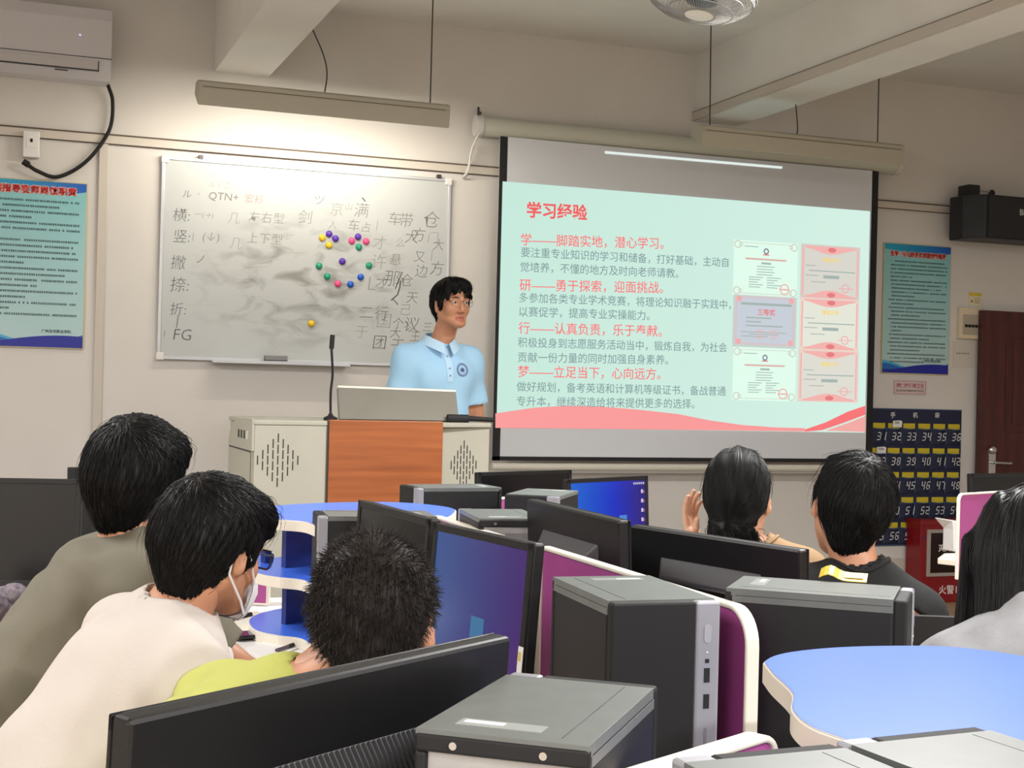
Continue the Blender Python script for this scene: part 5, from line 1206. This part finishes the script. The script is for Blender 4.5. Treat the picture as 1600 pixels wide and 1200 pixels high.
def person(label, J, head, shirt, pants, skin=SKIN, hair=None, res=.008, hands=True, group=None, group_hands=None, shoe=None):
    """J: joints; head: (H, yaw, pitch, roll, scale, mouth); returns the body object"""
    f = V(math.cos(J['yaw']), math.sin(J['yaw']), 0); r = V(f[1], -f[0], 0); J['f'], J['r'] = f, r
    up = J['N']-J['P']; up = up/np.linalg.norm(up); J['up'] = up
    Ch = J['Ch'] = J['N']-up*.085; sw = J.get('sw', .175)
    J['SL'] = Ch-r*sw+J.get('dSL', 0); J['SR'] = Ch+r*sw+J.get('dSR', 0)
    for k in ('EL', 'ER', 'WL', 'WR'): J[k] = V(*J[k])
    H, yaw, pitch, roll, sc, mouth = head; H = V(*H); R = head_rot(yaw, pitch, roll); J['Hn'] = H+R@V(0, -.03, -.07)*sc
    S = Sur()
    nk = (R.T@(J['N']-up*.03-H))/sc
    hv = head_vol(.0034 if mouth >= 0 else .0045, max(mouth, 0), nk)
    if mouth > 0: lids(hv)
    a, q = hv.mesh(); c = a[q].mean(1)
    lipm = (np.abs(c[:, 0]) < .024) & (c[:, 1] > .080) & (c[:, 2] > -.087-mouth*1.3) & (c[:, 2] < -.0585) & ((np.abs(c[:, 0])/.026)**2+((c[:, 2]+.072+mouth*.5)/(.014+mouth*.6))**2 < 1)
    A = to_world(a, R, H, sc); S.add(A, q[~lipm], skin)
    if lipm.any(): S.add(A, q[lipm], LIP)
    allp = np.array([J[k] for k in ('P', 'N', 'SL', 'SR', 'EL', 'ER', 'WL', 'WR')]); lo, hi = allp.min(0)-.26, allp.max(0)+.22
    bv = Vol(lo, hi, res); body_prims(bv, J, -.004, armlen=(2, 2)); a, q = bv.mesh(); S.add(a, q, skin)
    if hands:
        for s, sd in (('L', -1), ('R', 1)):
            hd = J.get('H'+s) or {}
            d = hd.get('d', J['W'+s]-J['E'+s]); S_h = hd.get('n', V(0, 0, 1)); hand_mesh(S, J['W'+s], d, S_h, sd*-1, skin, hd.get('curl', .4), hd.get('scale', .95), hd.get('thumb', .6), opp=hd.get('opp', .35))
    # legs
    legs = J['legs']; lv_lo = np.array([p for L in legs for p in L]+[J['P']]).min(0)-.16; lv_hi = np.array([p for L in legs for p in L]+[J['P']]).max(0)+.2
    lv = Vol(lv_lo, lv_hi, .010); pv = Vol(lv_lo, lv_hi, .010)
    for vv, off in ((lv, -.006), (pv, .006)):
        vv.cone(J['P']-r*.05, J['P']+r*.05, .115, .115, .05, off=off)
        for hp, kn, an in legs: vv.cone(hp, kn, .080, .058, .04, off=off); vv.cone(kn, an, .056, .040, .03, off=off)
    a, q = lv.mesh(); S.add(a, q, skin)
    body = S.build('person'); tag(body, label, 'person', group)
    a, q = pv.mesh(); Sur().add(a, q, pants).build('trousers', body)
    for hp, kn, an in legs:
        b = B(); fd = f; sv = Vol(an-.2, an+.22, .009); base = V(an[0], an[1], .032+J.get('floor', 0)); sv.cone(base-fd*.05, base+fd*.07, .036, .034, .02); sv.cone(base+fd*.07, base+fd*.14-V(0, 0, .004), .036, .028, .02); sv.cone(base-fd*.04, base-fd*.04+V(0, 0, .07), .038, .036, .02); sv.cut((0, 0, J.get('floor', 0)+.001), (0, 0, -1)); a, q = sv.mesh(); Sur().add(a, q, shoe or mat('shoe_dark', (44, 44, 48), .6)).build('shoe', body)
    # shirt
    m, sl_, fold = shirt['mat'], shirt.get('sleeve', (.75, .75)), shirt.get('fold', .004)
    sv = Vol(lo-.03, hi+.03, shirt.get('res', .007)); body_prims(sv, J, .010, ('torso',))
    for k, s in enumerate('LR'):
        S_, E, Wr = J['S'+s], J['E'+s], J['W'+s]; t = sl_[k]; e = S_+(E-S_)*t; sv.cone(S_, e+(E-S_)/np.linalg.norm(E-S_)*.03, .056*J.get('bulk', 1), .060, .045, off=.008)
    for fx in shirt.get('folds', []): sv.cone(fx[0], fx[1], fx[2], fx[2], fx[3], sub=fx[4] if len(fx) > 4 else False)
    rg = np.random.default_rng(shirt.get('seed', 1)); ks = rg.normal(size=(6, 3))*V(16, 16, 9); ps = rg.uniform(0, 6, 6)
    sv.wrinkle(lambda X, Y, Z: fold*sum(np.sin(k[0]*X+k[1]*Y+k[2]*Z+p+2.2*np.sin(k[1]*.6*X-k[0]*.5*Z+p)) for k, p in zip(ks, ps))/3.)
    for k, s in enumerate('LR'):
        S_, E = J['S'+s], J['E'+s]; t = sl_[k]; e = S_+(E-S_)*t; dv = (E-S_)/np.linalg.norm(E-S_)
        # open end of the sleeve
        sl2, X, Y, Z = sv.blk(e-.16, e+.16); dd = (X-e[0])*dv[0]+(Y-e[1])*dv[1]+(Z-e[2])*dv[2]; rad = np.sqrt((X-e[0])**2+(Y-e[1])**2+(Z-e[2])**2)
        sv.f[sl2] = np.where((rad < .12) & (dd > -.02), np.maximum(sv.f[sl2], dd), sv.f[sl2])
        sv.cone(e-dv*.004, e+dv*.1, .048*J.get('bulk', 1), .048, .004, sub=True)
    nb = J['N']-up*.012+f*shirt.get('neckf', .0); sv.cone(nb, nb+(J['Hn']-nb)*shirt.get('neckl', .95), shirt.get('neckr', .062), shirt.get('neckr2', .058), .006, sub=True)
    sv.cut(J['P']-up*shirt.get('hem', .10), -up)
    a, q = main_piece(*sv.mesh()); so = Sur().add(a, q, m).build('shirt', body)
    if shirt.get('ring', True):
        from mathutils.bvhtree import BVHTree as _BT
        bt = _BT.FromPolygons([tuple(p) for p in a], [tuple(int(i) for i in p) for p in q]); pts = []
        for k in range(33):
            an = 2*math.pi*k/32; dv = (f*math.cos(an)+r*math.sin(an)); dv = dv-up*(dv@up); dv /= np.linalg.norm(dv); o = nb+dv*(shirt.get('neckr', .062)+.010)+up*.12; hit = bt.ray_cast(Vector(o), Vector(-up), .3)
            if hit[0]: pts.append(np.array(hit[0])+up*.001)
        if len(pts) > 24 and max(np.linalg.norm(pts[i]-pts[i-1]) for i in range(1, len(pts))) < .03: bb = B(); bb.tube(pts, .0055, m, 6); bb.build('collar', so, smooth=True)
    if hair: hair_build(hair[0], R, H, sc, hair[1], hair[2], hair[3] if len(hair) > 3 else 1.).build('hair', body)
    J['R'], J['H'], J['sc'] = R, H, sc
    return body, so

def band(b, R, H, sc, pts, r, m, seg=6): b.tube([to_world(V(*p), R, H, sc) for p in pts], r, m, seg)
def seated_legs(P, yaw, spread=.1, knee=.44, z_knee=.50, turn=0., floor=0.):
    f = V(math.cos(yaw), math.sin(yaw), 0); r = V(f[1], -f[0], 0); out = []
    for s in (-1, 1):
        hp = P+r*s*.085-V(0, 0, .02)
        kn = P+f*knee+r*s*(.085+spread); kn[2] = z_knee; an = kn+f*.02; an = V(an[0], an[1], .09+floor); out.append((hp, kn, an))
    return out
def stool(label, P):
    t = thing('stool', label, 'stool', (P[0], P[1], 0), 0, 'stools at the desks'); zt = P[2]-.125
    b = B(); b.prism(rrect(.34, .26, .03), zt-.03, zt, mat('stool_seat', (70, 60, 52), .6)); b.build('seat', t, bevel=.004)
    for x in (-.14, .14):
        for y in (-.10, .10): b = B(); b.rng((x-.012, y-.012, 0), (x+.012, y+.012, zt-.03), DGREY); b.build('leg', t)

# ------------------------------------------------------------------ presenter
def px3(u, v, d): return G(u, v, d=d)
yaw = math.radians(-84); P = V(2.12, 6.62, 1.10); N = V(2.085, 6.60, 1.665)
PH = G(706, 476, d=6.85); 
POLO = mat('polo_light_blue', (164, 208, 238), .75, bump=.08, bscale=220)
f_ = V(math.cos(yaw), math.sin(yaw), 0); r_ = V(f_[1], -f_[0], 0)
J = dict(yaw=yaw, P=P, N=N, sw=.168, floor=.2, bulk=.98,
         EL=N+V(.235, .03, -.40), ER=N+V(-.235, -.00, -.40), WL=N+V(.175, -.07, -.60), WR=N+V(-.175, -.07, -.60),
         HL=dict(curl=.5), HR=dict(curl=.5),
         legs=[(P-r_*.09-V(0, 0, .05), P-r_*.10+f_*.03-V(0, 0, .42), P-r_*.11-V(0, 0, .80)), (P+r_*.09-V(0, 0, .05), P+r_*.10+f_*.03-V(0, 0, .42), P+r_*.11-V(0, 0, .80))])
body, so = person('person in a light blue polo and round glasses presenting behind the lectern', J, (PH, -79, 1, 1, 1.0, .0045),
                  dict(mat=POLO, sleeve=(.66, .66), fold=.005, neckr=.054, neckf=.006, hem=.12, seed=5, res=.006, ring=False), mat('trousers_dark', (40, 42, 52), .8), SKIN, ('fringe', HBLK, 3, .8), res=.0065)
R, H, sc = J['R'], J['H'], J['sc']; Wd = lambda p: to_world(V(*p), R, H, sc)
b = B()
for s in (-1, 1):
    b.ball((s*.0315, .0795, .0055), (.0116, .0108, .0108), EYE, 14, 10)
    b.ball((s*.0315-.001, .0884, .0055), (.0056, .0024, .0056), IRIS, 12, 8)
b.v = [tuple(Wd(p)) for p in b.v]; b.build('eyes', body, smooth=True)
b = B()
for s in (-1, 1): b.tube([V(s*.014, .0965, .0275), V(s*.030, .0935, .0315), V(s*.047, .0815, .0265)], [.0022, .0030, .0012], BROW, 8)
b.v = [tuple(Wd(p)) for p in b.v]; b.build('eyebrows', body, smooth=True)
b = B(); GM = mat('glasses_wire', (112, 100, 88), .3, .8)
for s in (-1, 1): b.tube([V(s*.034+.026*math.cos(k*math.pi/14), .107-.006*abs(math.cos(k*math.pi/14))*(1 if s*math.cos(k*math.pi/14) > 0 else .2), .003+.022*math.sin(k*math.pi/14)) for k in range(29)], .0010, GM, 6)
b.tube([V(-.009, .108, .008), V(0, .110, .011), V(.009, .108, .008)], .001, GM, 6)
for s in (-1, 1): b.tube([V(s*.060, .101, .008), V(s*.072, .085, .009), V(s*.081, .0, .008), V(s*.081, -.02, .0)], .0011, GM, 6)
b.v = [tuple(Wd(p)) for p in b.v]; b.build('glasses', body, smooth=True)
# polo collar, placket, badge, sleeve trim
up = J['up']; f, r = J['f'], J['r']; cN = N+up*.022+f*.010; COL = mat('polo_collar', (186, 220, 244), .75)
b = B(); n = 20; top, bot = [], []
for k in range(n+1):
    a = math.pi*(.06+1.88*k/n); front = abs(k/n-.5)*2; dirv = f*math.cos(a)+r*math.sin(a)
    z0 = .030-.055*front**2; wd = .034+.016*front**3; rad = .060+.012*front
    top.append(cN+dirv*rad+up*(z0)+f*.022*front**2); bot.append(cN+dirv*(rad+.026)+up*(z0-wd)+f*.030*front**2)
vs = top+bot+[p+ (p-cN)*.06 for p in bot]+[p+(p-cN)*.05+up*.004 for p in top]; m = n+1
b.add(vs, [q for k in range(n) for q in ((k, k+1, m+k+1, m+k), (3*m+k, 2*m+k, 2*m+k+1, 3*m+k+1), (k, 3*m+k, 3*m+k+1, k+1), (m+k, m+k+1, 2*m+k+1, 2*m+k))]+[(0, m, 2*m, 3*m), (n, 3*m+n, 2*m+n, m+n)], COL); b.build('collar', so, smooth=True)
from mathutils.bvhtree import BVHTree
bvh = BVHTree.FromPolygons([v.co for v in so.data.vertices], [tuple(p.vertices) for p in so.data.polygons])
def on_shirt(x, z, lift=.001):
    o = cN+r*x+up*z+f*.5; h_ = bvh.ray_cast(Vector(o), Vector(-f)); return (np.array(h_[0]) if h_[0] else o-f*.36)+f*lift
b = B(); nz = 9
vs = [on_shirt(x, -.045-.165*i/nz, .0022) for i in range(nz+1) for x in (-.016, .016)]; b.add(vs, [(2*i, 2*i+2, 2*i+3, 2*i+1) for i in range(nz)], COL); b.build('placket', so, smooth=True)
b = B()
for z in (-.085, -.145, -.18): p = on_shirt(0, z, .003); b.cyl(p, p+f*.003, .0045, mat('button_blue', (120, 150, 190), .4), 10)
b.build('button', so)
b = B(); BD = mat('badge_navy', (66, 76, 130), .6)
def ringpts(rr, n=28): return [on_shirt(-.072+rr*math.cos(2*math.pi*k/n), -.150+rr*math.sin(2*math.pi*k/n), .002) for k in range(n)]
A0, A1 = ringpts(.033), ringpts(.029); b.add(A0+A1, [(k, (k+1) % 28, 28+(k+1) % 28, 28+k) for k in range(28)], BD)
A0, A1 = ringpts(.0275), ringpts(.021); b.add(A0+A1, [(k, (k+1) % 28, 28+(k+1) % 28, 28+k) for k in range(0, 28, 2)], mat('badge_grey', (140, 136, 170), .6))
for x0, x1, z0, z1 in ((-.009, -.004, -.010, .008), (-.002, .003, -.010, .011), (.005, .010, -.010, .008), (-.011, .012, -.002, .001)):
    b.add([on_shirt(-.072+x, -.150+z, .0022) for x, z in ((x0, z0), (x1, z0), (x1, z1), (x0, z1))], [(0, 1, 2, 3)], BD)
b.build('badge', so)
b = B()
for s in 'LR':
    S_, E = J['S'+s], J['E'+s]; dv = (E-S_)/np.linalg.norm(E-S_); e = S_+(E-S_)*.66
    b.lathe([(.0640, -.018), (.0652, -.016), (.0652, .002), (.058, .002)], e, COL, 24, np.stack([np.cross(dv, V(0, 1, 0))/np.linalg.norm(np.cross(dv, V(0, 1, 0))), np.cross(dv, np.cross(dv, V(0, 1, 0)))/np.linalg.norm(np.cross(dv, V(0, 1, 0))), dv], 1))
    b.lathe([(.0640, -.020), (.0658, -.0195), (.0658, -.0165), (.0640, -.016)], e, mat('trim_navy', (70, 96, 150), .7), 24, np.stack([np.cross(dv, V(0, 1, 0))/np.linalg.norm(np.cross(dv, V(0, 1, 0))), np.cross(dv, np.cross(dv, V(0, 1, 0)))/np.linalg.norm(np.cross(dv, V(0, 1, 0))), dv], 1))
b.build('sleeve_trim', so, smooth=True)

# ------------------------------------------------------------------ students at the desks
DARKP = mat('trousers_navy', (36, 38, 46), .85)
def student(label, P, N, yaw, head, EL, ER, WL, WR, shirt, hair, skin=SKIN, **kw):
    yaw = math.radians(yaw); P, N = V(*P), V(*N)
    J = dict(yaw=yaw, P=P, N=N, EL=EL, ER=ER, WL=WL, WR=WR, legs=seated_legs(P, yaw, kw.pop('spread', .04), kw.pop('knee', .42)), bow=kw.pop('bow', .04), sw=kw.pop('sw', .175), bulk=kw.pop('bulk', 1.))
    for k in ('HL', 'HR', 'dSL', 'dSR'):
        if k in kw: J[k] = kw.pop(k)
    return person(label, J, head, shirt, kw.pop('pants', DARKP), skin, hair, **kw)+(J,)
lens_m = mat('lens_clear', (235, 242, 248), .02); lens_m.node_tree.nodes['Principled BSDF'].inputs['Transmission Weight'].default_value = 1; lens_m.node_tree.nodes['Principled BSDF'].inputs['IOR'].default_value = 1.05
OLIVE = mat('shirt_olive', (108, 103, 88), .85, bump=.1, bscale=180); WHT = mat('shirt_white', (202, 194, 187), .8, bump=.08, bscale=180); LIME = mat('shirt_lime', (186, 190, 98), .8, bump=.08, bscale=180)
BLKS = mat('shirt_black', (19, 19, 20), .85, bump=.08, bscale=180); GRYS = mat('shirt_grey', (168, 170, 174), .85, var=.12, vscale=14, bump=.1, bscale=200); TANS = mat('shirt_tan', (152, 124, 90), .85, bump=.08, bscale=180)
dz = DZ+.035
# olive shirt
b1, s1, J1 = student('student in an olive T-shirt leaning over the desk, nearest the wide switched-off monitor', (-.02, 2.90, .60), G(228, 852, d=2.93), 12,
    (G(216, 756, d=2.95), 52, -8, 4, 1.0, -1), V(.30, 3.16, .85), V(.46, 2.80, .885), V(.50, 3.06, dz), V(.62, 2.64, dz), dict(mat=OLIVE, sleeve=(.82, .90), fold=.008, neckr=.058, seed=3), ('bowl', HBLK, 11), SKIN, bow=.05, bulk=1.02)
stool('stool under the student in the olive T-shirt', (-.02, 2.90, .60))
# white shirt, mask and glasses
b2, s2, J2 = student('student in a white T-shirt with glasses and a lowered white face mask', (.09, 2.38, .56), G(272, 958, d=2.40), 10,
    (G(334, 858, d=2.42), 36, -14, 4, .90, -1), V(.50, 2.66, .83), V(.50, 2.16, .84), V(.70, 2.72, dz), V(.68, 2.30, dz), dict(mat=WHT, sleeve=(.62, .62), fold=.008, neckr=.064, seed=8, ring=False), ('bowl', HGLS, 12), SKIN, bow=.05, bulk=1.0)
stool('stool under the student in the white T-shirt', (.09, 2.38, .56))
R, H, sc = J2['R'], J2['H'], J2['sc']
b = B(); GF = mat('glasses_dark_frame', (38, 44, 60), .25)
for s in (-1, 1):
    band(b, R, H, sc, [(s*.034+x, .108-.008*abs(x)/.026*(1 if s*x > 0 else 0), .002+z) for x, z in rrect(.052, .036, .010, 3)+[rrect(.052, .036, .010, 3)[0]]], .0019, GF)
    band(b, R, H, sc, [(s*.060, .100, .010), (s*.074, .085, .011), (s*.083, .01, .010), (s*.083, -.02, .0)], .0018, GF)
band(b, R, H, sc, [(-.008, .109, .006), (0, .111, .009), (.008, .109, .006)], .0016, GF); b.build('glasses', b2, smooth=True)
b = B()
for s in (-1, 1):
    b.add([to_world(V(s*.034+x, .1075, .002+z), R, H, sc) for x, z in rrect(.050, .034, .010, 3)], [tuple(range(16))], lens_m)
b.build('lens', b2)
b = B(); MK = mat('mask_white', (226, 224, 226), .7)
rows = []
for z, yb in ((-.045, .117), (-.062, .124), (-.085, .116), (-.108, .100), (-.120, .075)):
    rows.append([to_world(V(math.sin(a)*.074, .02+math.cos(a)*(yb-.02), z-.004*math.cos(a)), R, H, sc) for a in np.linspace(-1.15, 1.15, 13)])
vs = [p for row in rows for p in row]+[p+(p-H)*-.025 for row in rows for p in row]; n = 13; K = 65
b.add(vs, [q for i in range(4) for k in range(n-1) for q in ((i*n+k, (i+1)*n+k, (i+1)*n+k+1, i*n+k+1), (K+i*n+k, K+i*n+k+1, K+(i+1)*n+k+1, K+(i+1)*n+k))], MK)
mk = b.build('face_mask', b2, smooth=True)
b = B()
for s in (-1, 1):
    band(b, R, H, sc, [(s*.068, .062, -.048), (s*.080, .03, -.015), (s*.086, .0, .022), (s*.088, -.022, .024), (s*.090, -.036, -.005), (s*.084, -.028, -.04), (s*.074, .03, -.085), (s*.066, .055, -.108)], .0020, MK)
b.build('ear_loop', mk, smooth=True)
b = B(); cA = J2['Hn']-J2['N']; cA = cA/np.linalg.norm(cA); cU = np.cross(cA, V(0, 0, 1)); cU /= np.linalg.norm(cU); cV = np.cross(cA, cU); cC = J2['N']+cA*.012
b.tube([cC+.0605*(math.cos(2*math.pi*k/32)*cU+math.sin(2*math.pi*k/32)*cV)-cA*.018*math.cos(2*math.pi*k/32) for k in range(33)], .0024, PAPER, 6); b.build('neck_cord', b2, smooth=True)
# lime shirt
b3, s3, J3 = student('student with spiky dark brown hair and a lime shirt bending towards the lit screen', (.12, 1.87, .56), G(452, 1072, d=2.06), 8,
    (G(588, 985, d=2.08), 60, -32, -6, 1.0, -1), V(.50, 2.14, .84), V(.60, 1.74, .84), V(.76, 2.02, dz), V(.78, 1.92, dz), dict(mat=LIME, sleeve=(.6, .6), fold=.008, neckr=.044, neckr2=.046, neckl=.40, seed=4, ring=False), ('spiky', HBRN, 13), SKIN, bow=.03, bulk=.95)
stool('stool under the student in the lime shirt', (.12, 1.87, .56))
# woman with tied hair, hand raised
HW = G(1086, 850, d=4.1); fw = math.radians(62)
Hh = G(1153, 777, d=4.05)
b4, s4, J4 = student('student with low-tied curly black hair raising an open hand beside the face', Hh+V(.0, -.07, -.66), Hh+V(.015, -.045, -.128), 58,
    (Hh, 52, -2, 2, 1.09, -1), G(1060, 935, d=4.06), G(1262, 925, d=3.95), HW, Hh+V(.30, .22, -.46), dict(mat=TANS, sleeve=(.7, .7), fold=.003, neckr=.070, seed=6), ('tied', HBLK, 14), SKINL, bow=.02, bulk=.90, sw=.155, res=.007,
    HL=dict(d=G(1074, 786, d=4.1)-HW, n=V(-.55, .75, 0.), curl=.26, scale=.94, thumb=.7, opp=.75))
stool('stool under the student with the raised hand', (Hh[0], Hh[1]-.07, Hh[2]-.66))
# black shirt
Hh = G(1328, 795, d=3.62)
b5, s5, J5 = student('student with a short black haircut and black T-shirt seen from behind', Hh+V(-.01, -.09, -.66), Hh+V(-.005, -.055, -.140), 60,
    (Hh, 70, -4, 13, 1.08, -1), Hh+V(-.33, .02, -.48), G(1421, 985, d=3.52), Hh+V(-.30, .25, -.47), G(1390, 1010, d=3.78), dict(mat=BLKS, sleeve=(.70, .50), fold=.005, neckr=.064, seed=7), ('short', HBLK, 15), SKIN, bow=.02, bulk=.93, sw=.145, dSR=V(0, 0, -.035))
# long hair, grey shirt
Hh = G(1604, 886, d=2.6)
b6, s6, J6 = student('student with long straight black hair and a grey shirt beside the large blue shelf', Hh+V(-.11, -.22, -.62), Hh+V(-.05, -.105, -.055), 62,
    (Hh, 55, -22, 3, 1.08, -1), Hh+V(-.30, .02, -.42), Hh+V(.28, -.08, -.46), Hh+V(-.25, .26, -.44), Hh+V(.18, .22, -.46), dict(mat=GRYS, sleeve=(.8, .8), fold=.008, neckr=.060, seed=2), ('long', HGLS, 16), SKINL, bow=.02, sw=.165, dSL=V(0, 0, -.055))
stool('stool under the long-haired student in grey', (Hh[0]-.11, Hh[1]-.22, Hh[2]-.62))
